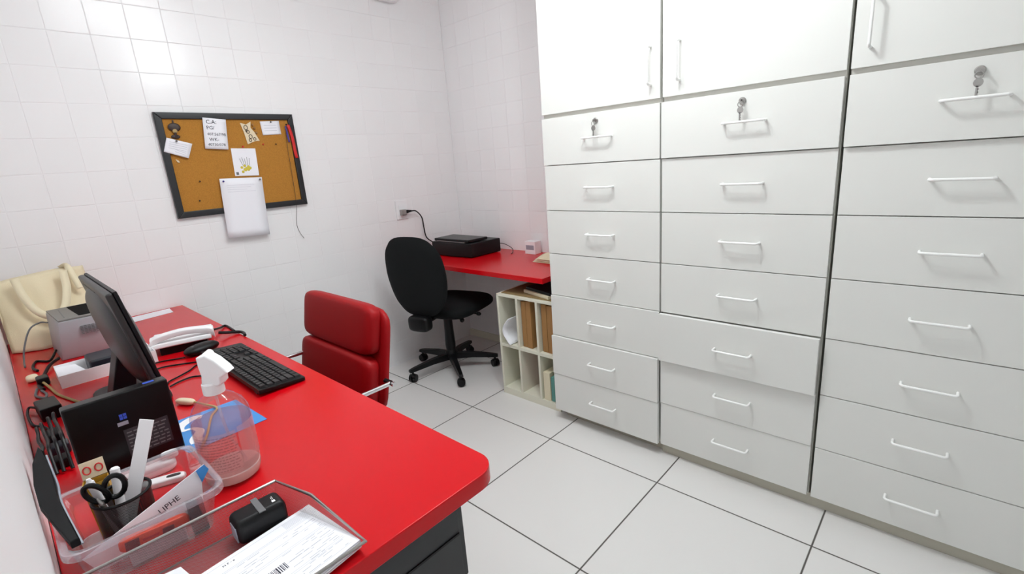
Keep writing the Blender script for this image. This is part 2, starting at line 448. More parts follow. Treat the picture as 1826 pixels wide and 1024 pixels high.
# ------------------------------------------------------------------ red desk
DX, DY, DT = 0.577, 0.612, 0.034
t = thing('office_desk', (0.27, 1.7, 0), 'long red-topped office desk with black drawer pedestal along the left wall', 'desk')
pts = []
rc = 0.052
for k in range(9):
    a = -math.pi / 2 + math.pi / 2 * k / 8; pts.append((DX - rc + rc * math.cos(a), DY + rc + rc * math.sin(a), DZ - DT))
pts += [(DX, YB - .001, DZ - DT), (XL + .001, YB - .001, DZ - DT), (XL + .001, DY, DZ - DT)]
obj('desktop', B().prism(pts, (0, 0, DT), 0.0025, 3), M_red, t)
p = obj('pedestal', B().box(0.0, 0.476, 0.632, 1.06, 0.03, DZ - DT, 0.003), M_pedestal, t)
for z0, z1 in ((0.05, 0.36), (0.365, 0.535), (0.54, 0.70)):
    dd = obj('drawer', B().box(0.476, 0.492, 0.64, 1.05, z0, z1, 0.003), M_pedestal, p)
obj('plinth', B().box(0.02, 0.46, 0.65, 1.04, 0, 0.03), M_blk, p)
for zz in (0.652, 0.45): p2 = obj('trim_strip', B().box(0.004, 0.472, 0.6295, 0.6325, zz, zz + .004), M_blk, p)
obj('end_panel', B().box(0.0, 0.50, 2.72, 2.745, 0, DZ - DT), M_pedestal, t)
obj('modesty_panel', B().box(0.10, 0.118, 1.06, 2.72, 0.32, DZ - DT), M_pedestal, t)

# ------------------------------------------------------------------ red shelf in the corner
SZ = 0.7333
t = thing('corner_shelf', (2.16, 2.2, SZ - .03), 'red shelf top spanning the far corner beside the cabinets', 'shelf')
obj('shelf_board', B().box(1.869, XW - .001, 1.545, YB - .001, SZ - .029, SZ, 0.0025), M_red, t)
obj('support_batten', B().box(1.90, XW - .001, YB - .03, YB - .001, SZ - .075, SZ - .029), M_cubby, t)
obj('support_batten', B().box(XW - .03, XW - .001, 1.56, YB - .032, SZ - .075, SZ - .029), M_cubby, t)

# ------------------------------------------------------------------ cubby unit under it
CX0, CX1, CYA, CYB, CZ = 1.863, 2.24, 1.462, 1.884, 0.614
t = thing('cubby_unit', ((CX0 + CX1) / 2, (CYA + CYB) / 2, 0), 'cream six-compartment cubby unit standing under the red shelf', 'shelf unit')
th = 0.014
obj('top_panel', B().box(CX0, CX1, CYA, CYB, CZ - th, CZ, 0.001), M_cubby, t)
obj('bottom_panel', B().box(CX0, CX1, CYA, CYB, 0.0, 0.04, 0.001), M_cubby, t)
obj('middle_shelf', B().box(CX0, CX1 - .005, CYA, CYB, 0.300, 0.318, 0.001), M_cubby, t)
obj('back_panel', B().box(CX1 - .005, CX1, CYA, CYB, 0.04, CZ - th), M_mdf, t)
DVY = [CYB, 1.742, 1.602, CYA + th]
for yy in DVY:
    obj('divider', B().box(CX0, CX1 - .005, yy - th, yy, 0.04, 0.300), M_cubby, t)
    obj('divider', B().box(CX0, CX1 - .005, yy - th, yy, 0.318, CZ - th), M_cubby, t)
# contents
def block(name, b, m, label, cat, group=None, bev=0.002):
    return tag(obj(name, B().box(*b, bev), m), label, cat, group)
G = 'brown binders in the cubby unit'
block('binder', (1.885, 2.20, 1.690, 1.722, 0.3188, 0.585), M_brown, 'brown binder in the middle upper compartment, left of the pair', 'binder', G)
block('binder', (1.882, 2.20, 1.652, 1.686, 0.3188, 0.590), M_brown, 'brown binder in the middle upper compartment, right of the pair', 'binder', G)
block('binder', (1.885, 2.20, 1.545, 1.580, 0.3188, 0.588), M_brown, 'brown binder in the upper right compartment, left one', 'binder', G)
block('binder', (1.883, 2.20, 1.503, 1.541, 0.3188, 0.585), M_brown, 'brown binder in the upper right compartment beside the cabinet', 'binder', G)
cb = B().grid(lambda u, v: (1.850 + 0.20 * v, 1.772 + .02 + .050 * math.sin(u * math.pi) * (1 - .4 * v) , 0.323 + 0.155 * u), 14, 6)
tag(obj('curled_papers', cb, M_paper, solid=0.004), 'curled white papers sticking out of the upper left compartment', 'paper')
block('folder', (1.89, 2.2, 1.610, 1.622, 0.0408, 0.285), M_pink, 'pinkish folder standing in the lower middle compartment', 'folder')
block('book', (1.872, 2.18, 1.535, 1.580, 0.0408, 0.205), M_cream, 'thick cream book in the lower right compartment', 'book', 'books in the lower right compartment')
block('book', (1.875, 2.18, 1.508, 1.530, 0.0408, 0.185), M_teal, 'thin teal book beside the thick cream one', 'book', 'books in the lower right compartment')
block('cork_sheet', (1.880, 2.22, 1.475, 1.860, CZ + .0006, CZ + .005), M_mdf, 'brown board lying on top of the cubby unit', 'board', bev=0.001)
t = thing('folder', (2.0, 1.59, CZ + .005), 'black folder full of papers lying on the cubby unit', 'folder')
Mr = Matrix.Translation((2.0, 1.60, 0)) @ Matrix.Rotation(R(-14), 4, 'Z')
obj('paper_block', B().box(-.095, .12, -.10, .12, CZ + .006, CZ + .022, 0.001, M=Mr), M_cream, t)
obj('cover', B().box(-.085, .13, -.105, .112, CZ + .0225, CZ + .040, 0.003, M=Mr), M_blk, t)

# ------------------------------------------------------------------ things on the shelf
t = thing('inkjet_printer', (2.23, 2.50, SZ), 'compact black printer on the red corner shelf', 'printer')
obj('body', B().prism([(2.10, 2.315, SZ + .004), (2.36, 2.305, SZ + .004), (2.36, 2.70, SZ + .004), (2.085, 2.70, SZ + .004), (2.075, 2.50, SZ + .004)], (0, 0, .092), 0.006, 3), M_blk, t)
lid = obj('lid', B().prism([(2.105, 2.345, SZ + .100), (2.27, 2.335, SZ + .100), (2.27, 2.68, SZ + .100), (2.095, 2.68, SZ + .100)], (0, 0, .018), 0.004, 3), M_blkgloss, t)
obj('lid_trim', B().box(2.096, 2.1005, 2.37, 2.66, SZ + .099, SZ + .103), M_steel, t)['label'] = 'thin silver trim line'
for yy in (2.36, 2.66): obj('foot', B().box(2.13, 2.37, yy - .01, yy + .01, SZ, SZ + .006), M_blk, t)
prn2 = t
t = thing('wall_socket', (1.935, YB, 1.065), 'white power socket plate on the back wall above the shelf', 'socket')
obj('plate', B().box(1.888, 1.978, YB - .010, YB - .001, 1.003, 1.128, 0.003), M_white, t)
obj('socket_face', B().box(1.908, 1.960, YB - .0125, YB - .010, 1.028, 1.098, 0.001), M_white, t)
pc = obj('power_cord', B().tube(smooth([(1.985, YB - .036, 1.052), (2.03, YB - .035, 1.045), (2.075, YB - .03, 0.995), (2.085, YB - .028, 0.92), (2.095, YB - .03, 0.855), (2.135, YB - .04, 0.815), (2.17, YB - .09, 0.79)]), 0.0042, 8), M_blk, prn2)
obj('plug', B().box(1.908, 1.948, YB - .045, YB - .0130, 1.028, 1.068, 0.006), M_steel, pc)
obj('plug_boot', B().cyl((1.945, YB - .034, 1.052), (1.990, YB - .036, 1.052), 0.014, 0.006), M_blk, pc)
tag(obj('usb_cable', B().tube(smooth([(2.367, 2.34, SZ + .055), (2.385, 2.29, SZ + .05), (2.40, 2.235, SZ + .02), (2.35, 2.185, SZ + .0035), (2.315, 2.165, SZ + .0035)]), 0.0026, 6), M_dbrown), 'thin dark cable curling from the side of the black printer', 'cable')
t = thing('carton', (2.40, 2.07, SZ), 'small white and blue carton on the shelf near the cabinet', 'box')
obj('box_body', B().box(2.365, 2.425, 2.000, 2.085, SZ, SZ + .082, 0.001), M_white, t)
obj('printed_panel', B().box(2.3642, 2.365, 2.010, 2.076, SZ + .028, SZ + .058), M_silver, t)
t = thing('paper_pile', (2.27, 1.80, SZ), 'crumpled cream papers lying at the right end of the red shelf', 'paper')
for i in range(3):
    sd = i * 3.1
    obj('sheet', B().grid(lambda u, v: (2.17 + .16 * u, 1.70 + .16 * v - .012 * i, SZ + .003 + i * .009 + .014 * abs(math.sin(3 * u + sd)) * v + .010 * u * math.sin(2.2 * v + sd) ** 2), 8, 8), M_paperw, t, solid=0.0015)

# ------------------------------------------------------------------ corkboard and what is pinned to it
t = thing('corkboard', (0.97, YB, 1.177), 'black-framed corkboard hanging on the tiled back wall', 'notice board')
bx0, bx1, bz0, bz1, fw_ = 0.645, 1.290, 1.177, 1.667, 0.030
obj('cork_panel', B().box(bx0 + .02, bx1 - .02, YB - .012, YB - .001, bz0 + .02, bz1 - .02), M_cork, t)
def rail(a, b, ia, ib):
    return B().prism([(a[0], YB - .022, a[1]), (b[0], YB - .022, b[1]), (ib[0], YB - .022, ib[1]), (ia[0], YB - .022, ia[1])], (0, .0215, 0), 0.004, 2)
o4 = [(bx0, bz0), (bx1, bz0), (bx1, bz1), (bx0, bz1)]; i4 = [(bx0 + fw_, bz0 + fw_), (bx1 - fw_, bz0 + fw_), (bx1 - fw_, bz1 - fw_), (bx0 + fw_, bz1 - fw_)]
for i in range(4):
    j = (i + 1) % 4; obj('frame_rail', rail(o4[i], o4[j], i4[i], i4[j]), M_frame, t)
YP = YB - .0145
def pinned(name, q, m, label, cat, y=YP, curl=0.0):
    """q: four (x,z) corners, clockwise from top left"""
    def fn(u, v):
        x = (q[0][0] * (1 - u) + q[1][0] * u) * (1 - v) + (q[3][0] * (1 - u) + q[2][0] * u) * v
        z = (q[0][1] * (1 - u) + q[1][1] * u) * (1 - v) + (q[3][1] * (1 - u) + q[2][1] * u) * v
        return (x, y - curl * v * v, z)
    return tag(obj(name, B().grid(fn, 4, 8), m, solid=0.0006), label, cat)
def push_pin(par, x, z, y, m):
    obj('push_pin', B().cyl((x, y, z), (x, y - .006, z), 0.0022, 0.0022, 10).ball((x, y - .008, z), 0.0048, u=10, v=6), m, par)
def on_paper(par, name, texts, m, y):
    b = B()
    for body, size, x, z, ang in texts:
        a = R(ang); b.mesh(text_mesh(body, size, frame((x, y, z), (math.cos(a), 0, math.sin(a)), (-math.sin(a), 0, math.cos(a)))))
    obj(name, b, m, par, flat=True)
def lines(par, name, rows, m, y):
    b = B()
    for x0, z0, x1, z1, h in rows:
        b.prism([(x0, y, z0), (x1, y, z1), (x1, y, z1 + h), (x0, y, z0 + h)], (0, .0003, 0))
    obj(name, b, m, par, flat=True)

n1 = pinned('index_card', [(0.674, 1.553), (0.774, 1.523), (0.745, 1.456), (0.650, 1.490)], M_paper, 'tilted white card pinned over the left edge of the corkboard', 'note', y=YB - .026)
push_pin(n1, 0.709, 1.536, YB - .0265, M_grey)
lines(n1, 'print', [(0.682 - .0035 * k + (.03 if k > 3 else 0), 1.534 - .009 * k, 0.752 - .0035 * k, 1.515 - .009 * k, .0014) for k in range(6)], M_print, YB - .0271)
n2 = pinned('handwritten_note', [(0.843, 1.645), (0.946, 1.636), (0.930, 1.491), (0.826, 1.499)], M_paper, 'white note with five handwritten lines under the top frame rail', 'note', y=YB - .0235)
on_paper(n2, 'handwriting', [('C.A:', .026, .853, 1.617, -3), ('PG/', .024, .850, 1.590, -3), ('407.567/98', .0185, .848, 1.562, -4), ('WK-', .022, .852, 1.535, -3), ('40730/078', .0185, .842, 1.512, -3)], M_ink, YB - .0246)
n3 = thing('gift_tag', (1.05, YP, 1.52), 'ornate cream tag with dark printed pattern, right of the handwritten note', 'tag')
obj('card', B().prism([(1.013, YP, 1.622), (1.040, YP, 1.613), (1.066, YP, 1.628), (1.060, YP, 1.598), (1.075, YP, 1.575), (1.094, YP, 1.531), (1.070, YP, 1.530), (1.031, YP, 1.515), (1.024, YP, 1.57)], (0, -.0012, 0)), M_paperw, n3)
bb = B()
for x, z, r in ((1.036, 1.598, .009), (1.043, 1.577, .007), (1.052, 1.553, .008), (1.070, 1.541, .006), (1.047, 1.535, .006), (1.036, 1.582, .004)):
    bb.tube([(x + r * math.cos(a), YP - .0018, z + 1.2 * r * math.sin(a)) for a in [2 * math.pi * k / 14 for k in range(14)]], .0016, 5, closed=True)
obj('printed_pattern', bb, M_dbrown, n3)
bb = B()
for x, z in ((1.078, 1.595), (1.084, 1.572), (1.072, 1.612)): bb.ball((x, YP - .003, z), .006, u=10, v=6)
obj('bead_trim', bb, M_brown, n3)
n4 = pinned('white_card', [(1.113, 1.629), (1.213, 1.633), (1.214, 1.563), (1.116, 1.559)], M_paper, 'small white card at the top right corner of the corkboard', 'note')
push_pin(n4, 1.166, 1.626, YP - .0005, M_grey)
lines(n4, 'print', [(1.128, 1.607 - .013 * k, 1.195, 1.609 - .013 * k, .0018) for k in range(3)], M_print, YP - .0009)
n5 = thing('flower_card', (1.0, YP, 1.36), 'white card with yellow flowers pinned above the large sheet', 'card')
obj('card', B().prism([(0.944, YP, 1.497), (1.063, YP, 1.493), (1.056, YP, 1.355), (0.938, YP, 1.359)], (0, -.0012, 0)), M_paper, n5)
bb = B()
for k in range(16):
    a = random.uniform(0, 6.28); r = random.uniform(0, .026); bb.ball((1.003 + r * math.cos(a) * 1.3, YP - .0014, 1.392 + r * math.sin(a) * .8), .007, (1, .08, 1), 8, 5)
obj('yellow_flowers', bb, M_yellow, n5)
bb = B()
for k in range(5): bb.tube([(0.985 + .008 * k, YP - .0016, 1.41), (0.975 + .012 * k, YP - .0016, 1.445 + .006 * (k % 2))], .0009, 5)
obj('stems', bb, M_grey, n5)['kind'] = 'stuff'
obj('printed_mark', B().box(.946, .958, YP - .0017, YP - .0012, 1.364, 1.378), M_grey, n5)
push_pin(n5, 1.002, 1.503, YP, M_redp)
n6 = pinned('paper_sheet', [(0.858, 1.351), (1.064, 1.345), (1.044, 1.042), (0.838, 1.052)], M_paper, 'large white sheet hanging below the corkboard frame', 'paper', y=YB - .0245, curl=.012)
push_pin(n6, 0.872, 1.337, YB - .025, M_bluep); push_pin(n6, 1.050, 1.334, YB - .025, M_grey)
lines(n6, 'print', [(0.885, 1.315 - .011 * k, 1.02 - .02 * (k % 3), 1.311 - .011 * k, .0009) for k in range(7)], M_print, YB - .0256)
t = thing('hat_ornament', (0.717, YP, 1.55), 'dark brown hat-shaped ornament at the top left of the corkboard', 'ornament')
obj('hat', B().ball((0.717, YP - .004, 1.600), .026, (1.0, .18, .75)).box(.714, .720, YP - .003, YP, 1.615, 1.632), M_dbrown, t)
obj('face', B().ball((0.716, YP - .006, 1.583), .010, (1, .3, 1.2)), M_tan, t)
obj('collar', B().ball((0.714, YP - .004, 1.557), .019, (1.0, .18, .5)).cyl((.715, YP - .004, 1.556), (.716, YP - .004, 1.576), .006), M_dbrown, t)
t = thing('ribbon', (1.245, YP, 1.42), 'red and blue ribbon hanging with a long cord at the board\'s right edge', 'ribbon')
obj('red_band', B().grid(lambda u, v: (1.246 + .017 * u + .022 * v + .004 * math.sin(5 * v), YB - .024 - .003 * math.sin(3.14 * u), 1.612 - .178 * v), 4, 12), M_redp, t, solid=.001)
obj('blue_band', B().grid(lambda u, v: (1.236 + .009 * u + .006 * v, YB - .0242, 1.605 - .085 * v), 2, 6), M_bluep, t, solid=.001)
obj('cord', B().tube(smooth([(1.243, YB - .025, 1.605), (1.232, YB - .024, 1.52), (1.228, YB - .024, 1.33), (1.222, YB - .025, 1.182), (1.212, YB - .006, 1.074), (1.222, YB - .005, 1.02), (1.240, YB - .005, 0.985)]), .0012, 5), M_dbrown, t)
push_pin(t, 1.243, 1.612, YB - .024, M_blk)
for (x, z, m, lb) in ((1.107, 1.513, M_redp, 'loose red pin right of the flower card'), (1.174, 1.512, M_dbrown, 'loose dark pin below the small white card'),
                      (0.772, 1.345, M_dbrown, 'loose dark pin left of the large sheet, upper one'), (0.752, 1.253, M_dbrown, 'loose dark pin near the lower left corner of the cork')):
    tag(obj('push_pin', B().cyl((x, YB - .012, z), (x, YB - .018, z), .002, .002, 8).ball((x, YB - .019, z), .004, u=8, v=6), m), lb, 'pin', 'loose pins in the cork')
tag(obj('paper_scrap', B().prism([(0.692, YP, 1.455), (0.704, YP, 1.448), (0.708, YP, 1.438), (0.698, YP, 1.440)], (0, -.001, 0)), M_paperw), 'tiny torn paper scrap below the tilted white card', 'scrap')
tag(obj('wall_fixture', B().pad((1.99, YB - .03, 2.385), (.20, .055, .09), 4), M_white), 'white fixture high on the tiled wall, only its rim showing', 'fixture')

# ------------------------------------------------------------------ red chair
def star_base(t, cx, cy, ang, rad, hub_z, m, mw_, first_label=None):
    obj('hub', B().lathe((cx, cy, 0), [(.028, hub_z - .03), (.042, hub_z - .02), (.042, hub_z + .02), (.03, hub_z + .04)], 20), m, t)
    for k in range(5):
        a = R(ang + 72 * k); d = Vector((math.cos(a), math.sin(a), 0)); s_ = Vector((-d.y, d.x, 0)); c0 = Vector((cx, cy, 0))
        p = []
        b = B()
        def sec(r, w_, zt, zb_): return [c0 + d * r - s_ * w_ + Vector((0, 0, zb_)), c0 + d * r + s_ * w_ + Vector((0, 0, zb_)), c0 + d * r + s_ * w_ * .7 + Vector((0, 0, zt)), c0 + d * r - s_ * w_ * .7 + Vector((0, 0, zt))]
        secs = [sec(.03, .024, hub_z + .016, hub_z - .025), sec(.14, .021, hub_z + .010, hub_z - .024), sec(rad - .01, .017, hub_z - .012, hub_z - .035), sec(rad + .022, .014, hub_z - .020, hub_z - .036)]
        vs = [[b.b.verts.new(q) for q in s2] for s2 in secs]
        for A, C in zip(vs, vs[1:]):
            for i in range(4): b.b.faces.new((A[i], A[(i + 1) % 4], C[(i + 1) % 4], C[i]))
        b.b.faces.new(list(reversed(vs[0]))); b.b.faces.new(vs[-1])
        bmesh.ops.recalc_face_normals(b.b, faces=b.b.faces[:])
        lg = obj('leg', b, m, t)
        q = c0 + d * rad; ca = a + R(50 + 40 * k); ax = Vector((math.cos(ca), math.sin(ca), 0))
        wb = B()
        for sgn in (-1, 1): wb.cyl(q + ax * (.004 * sgn) + Vector((0, 0, .0265)), q + ax * (.022 * sgn) + Vector((0, 0, .0265)), .0265, .024, 20)
        wb.cyl(q + Vector((0, 0, .026)), q + Vector((0, 0, hub_z - .03)), .007)
        wb.pad(q + Vector((0, 0, .043)), (.036, .036, .020), 3, 4)
        obj('caster', wb, mw_, lg)

RC = Vector((0.60, 1.745, 0))
t = thing('office_chair', RC, 'red padded office chair with chrome armrests pulled up to the red desk', 'chair')
tilt = R(11)
Mt = Matrix.Translation((0.815, 1.745, 0.46)) @ Matrix.Rotation(tilt, 4, 'Y')
yb = lambda q: q
obj('back_shell', B().pad((0, 0, 0), (.040, .562, .396), (3, 9, 9), 12, Matrix.Translation((.026, .014, .197))).xf(Mt), M_redleather, t)
def puff(q): return q
obj('upper_cushion', B().pad((0, 0, 0), (.062, .540, .192), (3.6, 9, 7), 12, Matrix.Translation((-.010, .026, .313))).xf(Mt), M_redleather, t)
obj('lower_cushion', B().pad((0, 0, 0), (.068, .548, .196), (3.6, 9, 7), 12, Matrix.Translation((-.014, .026, .118))).xf(Mt), M_redleather, t)
obj('seat', B().pad((0.60, 1.73, .455), (.46, .50, .085), (7, 7, 3), 12), M_redleather, t)
for sy in (-1, 1):
    y = 1.715 + .298 * sy
    p_ = smooth([(.850, y, .602), (.80, y, .602), (.62, y, .602), (.47, y, .600), (.405, y, .585), (.385, y, .53), (.39, y, .46), (.42, y, .415), (.52, y - .03 * sy, .408)], 6)
    ar = obj('armrest', B().tube(p_, .0085, 12), M_chrome, t); ar['label'] = 'chrome armrest loop'
    obj('arm_mount', B().cyl((.842, y - .035 * sy, .602), (.842, y + .012 * sy, .602), .009, .009, 14), M_blk, ar)
    obj('end_cap', B().cyl((.842, y + .0122 * sy, .602), (.842, y + .022 * sy, .602), .009, .008, 14), M_chrome, ar)
obj('seat_plate', B().box(.47, .73, 1.60, 1.82, .395, .415, 0.004), M_darkmetal, t)
obj('gas_column', B().cyl((.60, 1.73, .12), (.60, 1.73, .40), .025), M_chrome, t)
star_base(t, .60, 1.73, 12, .27, .105, M_chrome, M_blk)

# ------------------------------------------------------------------ black chair
HC = Vector((1.918, 2.411, 0)); ph = R(15)
t = thing('office_chair', HC, 'black fabric swivel chair on casters in front of the red corner shelf', 'chair')
star_base(t, HC.x, HC.y, 23.5, .288, .105, M_blk, M_blk)
obj('gas_column', B().lathe((HC.x, HC.y, 0), [(.030, .12), (.034, .18), (.030, .28), (.028, .38), (.03, .42)], 20), M_blk, t)
Mc = Matrix.Translation(HC) @ Matrix.Rotation(ph, 4, 'Z')       # local +x = forward, +y = left
st = obj('seat', B().pad((0, 0, 0), (.49, .47, .095), (4, 4, 2.6), 12, fn=lambda q: Vector((q.x, q.y, q.z - .35 * max(0, q.x - .3) ** 2))).xf(Mc @ Matrix.Translation((.070, 0, .440))), M_blkfab, t)
obj('mechanism', B().box(-.12, .10, -.07, .07, .405, .437, .008).xf(Mc), M_blk, t)
obj('lever', B().tube([(.02, -.06, .42), (.02, -.19, .405), (.03, -.22, .40)], .006).ball((.03, -.225, .40), .013, (1, 1.4, 1)).xf(Mc), M_blk, t)
obj('lever', B().tube([(-.06, -.06, .415), (-.06, -.15, .385)], .006).ball((-.06, -.155, .38), .015).xf(Mc), M_blk, t)
obj('back_bar', B().pad((0, 0, 0), (.080, .15, .100), 4, 8, Matrix.Translation((-.280, 0, .420))).tube(smooth([(-.10, 0, .42), (-.20, 0, .415), (-.262, 0, .415), (-.272, 0, .47)]), .022, 10).xf(Mc), M_blk, t)
def bend(q):
    w_ = 1.0 - .13 * max(0, -q.z) - 0.04 * max(0, q.z)
    return Vector((q.x + 2.2 * (q.y ** 2) * .45 - .9 * 0.25 * (1 - q.z ** 2), q.y * w_, q.z))
obj('backrest', B().pad((0, 0, 0), (.056, .440, .500), (2.0, 3.0, 3.2), 14, Matrix.Translation((-.285, 0, .705)) @ Matrix.Rotation(R(-6), 4, 'Y'), fn=bend).xf(Mc), M_blkfab, t)

# ------------------------------------------------------------------ monitor
t = thing('monitor', (0.17, 1.68, DZ), 'black widescreen monitor seen from behind on the red desk', 'monitor')
my0, my1, mh = 1.433, 1.875, 0.285
Mm = Matrix.Translation((0.2185, 0, .822)) @ Matrix.Rotation(R(-9.5), 4, 'Y')
hs = obj('housing', B().box(-.020, -.004, my0, my1, 0, mh, .006, 3).xf(Mm), M_mon, t)
obj('bezel', B().box(-.0045, .004, my0 - .001, my1 + .001, -.001, mh + .001, .002).xf(Mm), M_blk, t)
obj('screen', B().box(.0035, .0055, my0 + .014, my1 - .014, .016, mh - .012).xf(Mm), M_screen, t)
obj('rear_bulge', B().pad((0, 0, 0), (.062, .425, .262), (2.3, 3.2, 3.2), 14, Matrix.Translation((-.012, (my0 + my1) / 2, .136))).xf(Mm), M_mon, t)
vb = B()
for k in range(1): vb.box(-.0208, -.0198, my0 + .19, my1 - .06, mh - .020, mh - .017)
obj('vent_slot', vb.xf(Mm), M_blk, t)
obj('neck', B().prism([(.125, 1.655, DZ + .012), (.185, 1.655, DZ + .012), (.205, 1.655, .90), (.165, 1.655, .90)], (0, .075, 0), .005), M_blk, t)
obj('stand_base', B().pad((.175, 1.68, DZ + .007), (.155, .29, .014), (5, 5, 4), 8), M_blk, t)

# ------------------------------------------------------------------ mini computer standing on edge
t = thing('mini_computer', (0.10, 1.25, DZ), 'small black computer standing on edge with a spec label facing the camera', 'computer')
Mp = Matrix.Translation((0.0, 1.232, DZ)) @ Matrix.Rotation(R(-2), 4, 'X')
bd = obj('case', B().box(.017, .193, 0, .034, 0, .168, .004, 3).xf(Mp), M_blkgloss, t)
obj('spec_label', B().box(.098, .176, -.0004, .0004, .028, .088).xf(Mp), M_dkgrey, t)['label'] = 'dark grey specification label'
lb = B()
for k in range(7):
    x = .102
    while x < .168:
        w_ = random.uniform(.004, .014); lb.box(x, min(x + w_, .172), -.0009, -.0004, .032 + k * .0078, .0345 + k * .0078); x += w_ + .003
obj('label_print', lb.xf(Mp), M_grey, t)
obj('silver_sticker', B().box(.092, .110, -.0008, .0004, .099, .107).xf(Mp), M_silver, t)
obj('window_emblem', B().box(.098, .1035, -.0008, .0004, .1115, .117).box(.1045, .110, -.0008, .0004, .1115, .117).box(.098, .1035, -.0008, .0004, .118, .1235).box(.1045, .110, -.0008, .0004, .118, .1235).xf(Mp), M_bluest, t)
obj('blue_sticker', B().box(.152, .172, .010, .020, .1678, .1688).xf(Mp), M_bluest, t)

# ------------------------------------------------------------------ laser printer, tote bag
t = thing('laser_printer', (0.19, 2.39, DZ), 'grey laser printer on the desk in front of the cream tote bag', 'printer')
def quadbox(bot, top):
    b = B(); a = [b.b.verts.new(Vector(p)) for p in bot]; c = [b.b.verts.new(Vector(p)) for p in top]
    fs = [b.b.faces.new(a), b.b.faces.new(c)] + [b.b.faces.new((a[i], a[(i + 1) % 4], c[(i + 1) % 4], c[i])) for i in range(4)]
    bmesh.ops.recalc_face_normals(b.b, faces=fs)
    bmesh.ops.bevel(b.b, geom=b.b.edges[:], offset=.004, segments=2, affect='EDGES', profile=.5); return b
zt = .903
obj('body', quadbox([(.080, 2.294, DZ), (.285, 2.285, DZ), (.285, 2.52, DZ), (.074, 2.52, DZ)], [(.098, 2.262, zt), (.285, 2.250, zt), (.285, 2.52, zt), (.085, 2.52, zt)]), M_prn, t)
obj('top_cover', B().prism([(.099, 2.266, zt + .0005), (.284, 2.254, zt + .0005), (.284, 2.518, zt + .0005), (.087, 2.518, zt + .0005)], (0, 0, .006), .002), M_prntop, t)
obj('output_tray', B().prism([(.158, 2.285, zt + .0066), (.275, 2.275, zt + .0066), (.275, 2.50, zt + .0066), (.145, 2.50, zt + .0066)], (0, 0, .0015)), M_recess, t)
obj('cover_seam', B().box(.118, .121, 2.30, 2.48, zt + .006, zt + .0073), M_grey, t)
vb = B()
for r_ in range(6):
    for c_ in range(5): vb.box(.150 + c_ * .0105, .1575 + c_ * .0105, 2.2605 + .0, 2.264, .855 + r_ * .0055 - .01, .857 + r_ * .0055 - .01)
obj('vent_slots', vb, M_grey, t)
def bagf(u, v, off):
    x = -.035 + .283 * u; z = DZ + .002 + (1.026 - DZ) * v - .012 * (1 - u) * v + .012 * v * math.sin(2.6 * u)
    y = 2.60 + .135 * v + off * (1 - .75 * v) * (1 - (2 * u - 1) ** 4)
    wv = .013 * noise.noise(Vector((u * 5, v * 4, off * 9))) + .006 * math.sin(14 * u + 5 * v) * v
    return (x, y + wv, z)
t = thing('tote_bag', (.10, 2.65, DZ), 'cream cotton tote bag leaning on the back wall behind the grey printer', 'bag')
bg = B().grid(lambda u, v: bagf(u, v, -.055), 24, 20)
bg.grid(lambda u, v: bagf(1 - u, v, .03), 24, 20)
obj('bag_body', bg, M_cloth, t, solid=.0025)
def strap(pts, w_, nm):
    path = smooth(pts, 8); b = B(); prev = None
    for i, p in enumerate(path):
        d = (path[min(i + 1, len(path) - 1)] - path[max(i - 1, 0)]).normalized(); s_ = d.cross(Vector((0, -1, 0)))
        s_ = s_.normalized() if s_.length > .01 else Vector((1, 0, 0))
        cur = (b.b.verts.new(p + s_ * w_ / 2), b.b.verts.new(p - s_ * w_ / 2))
        if prev: b.b.faces.new((prev[0], prev[1], cur[1], cur[0]))
        prev = cur
    obj(nm, b, M_strap, t, solid=.003)
strap([(.035, 2.668, 1.030), (.042, 2.628, .97), (.065, 2.585, .905), (.105, 2.565, .875), (.145, 2.575, .90), (.170, 2.618, .965), (.178, 2.668, 1.035)], .026, 'strap')
strap([(.178, 2.745, 1.035), (.196, 2.70, 1.045), (.204, 2.655, 1.00), (.212, 2.628, .955)], .022, 'strap')

# ------------------------------------------------------------------ white box, adapters, cables at the back of the desk
t = thing('open_box', (.172, 2.03, DZ), 'shallow white open box in front of the grey printer', 'box')
obj('box_floor', B().box(.048, .296, 1.957, 2.10, DZ, DZ + .002), M_white, t)
for b_ in ((.048, .296, 1.957, 1.9595), (.048, .296, 2.0975, 2.10), (.048, .0505, 1.9595, 2.0975), (.2935, .296, 1.9595, 2.0975)):
    obj('side_wall', B().box(*b_, DZ + .002, DZ + .040), M_white, t)
obj('inner_flap', B().prism([(.0505, 1.96, DZ + .034), (.12, 1.96, DZ + .030), (.10, 2.097, DZ + .028), (.0505, 2.097, DZ + .034)], (0, 0, .0012)), M_paper, t)
tag(obj('power_brick', B().box(.125, .200, 1.972, 2.085, DZ + .003, DZ + .058, .008, 3), M_navy), 'dark power brick lying in the shallow white box', 'adapter')
t = thing('power_adapter', (.006, 1.75, DZ), 'black cube adapter near the left wall, left of the small computer', 'adapter')
Mr = Matrix.Translation((.006, 1.752, 0)) @ Matrix.Rotation(R(4), 4, 'Z')
obj('adapter_body', B().box(-.022, .022, -.048, .048, DZ, DZ + .036, .004).xf(Mr), M_blk, t)
obj('lead', B().tube(smooth([(-.016, 1.80, DZ + .015), (-.030, 1.83, DZ + .012), (-.036, 1.79, DZ + .006), (-.032, 1.70, DZ + .005), (-.015, 1.66, DZ + .005), (.0, 1.60, DZ + .005)]), .003), M_blk, t)
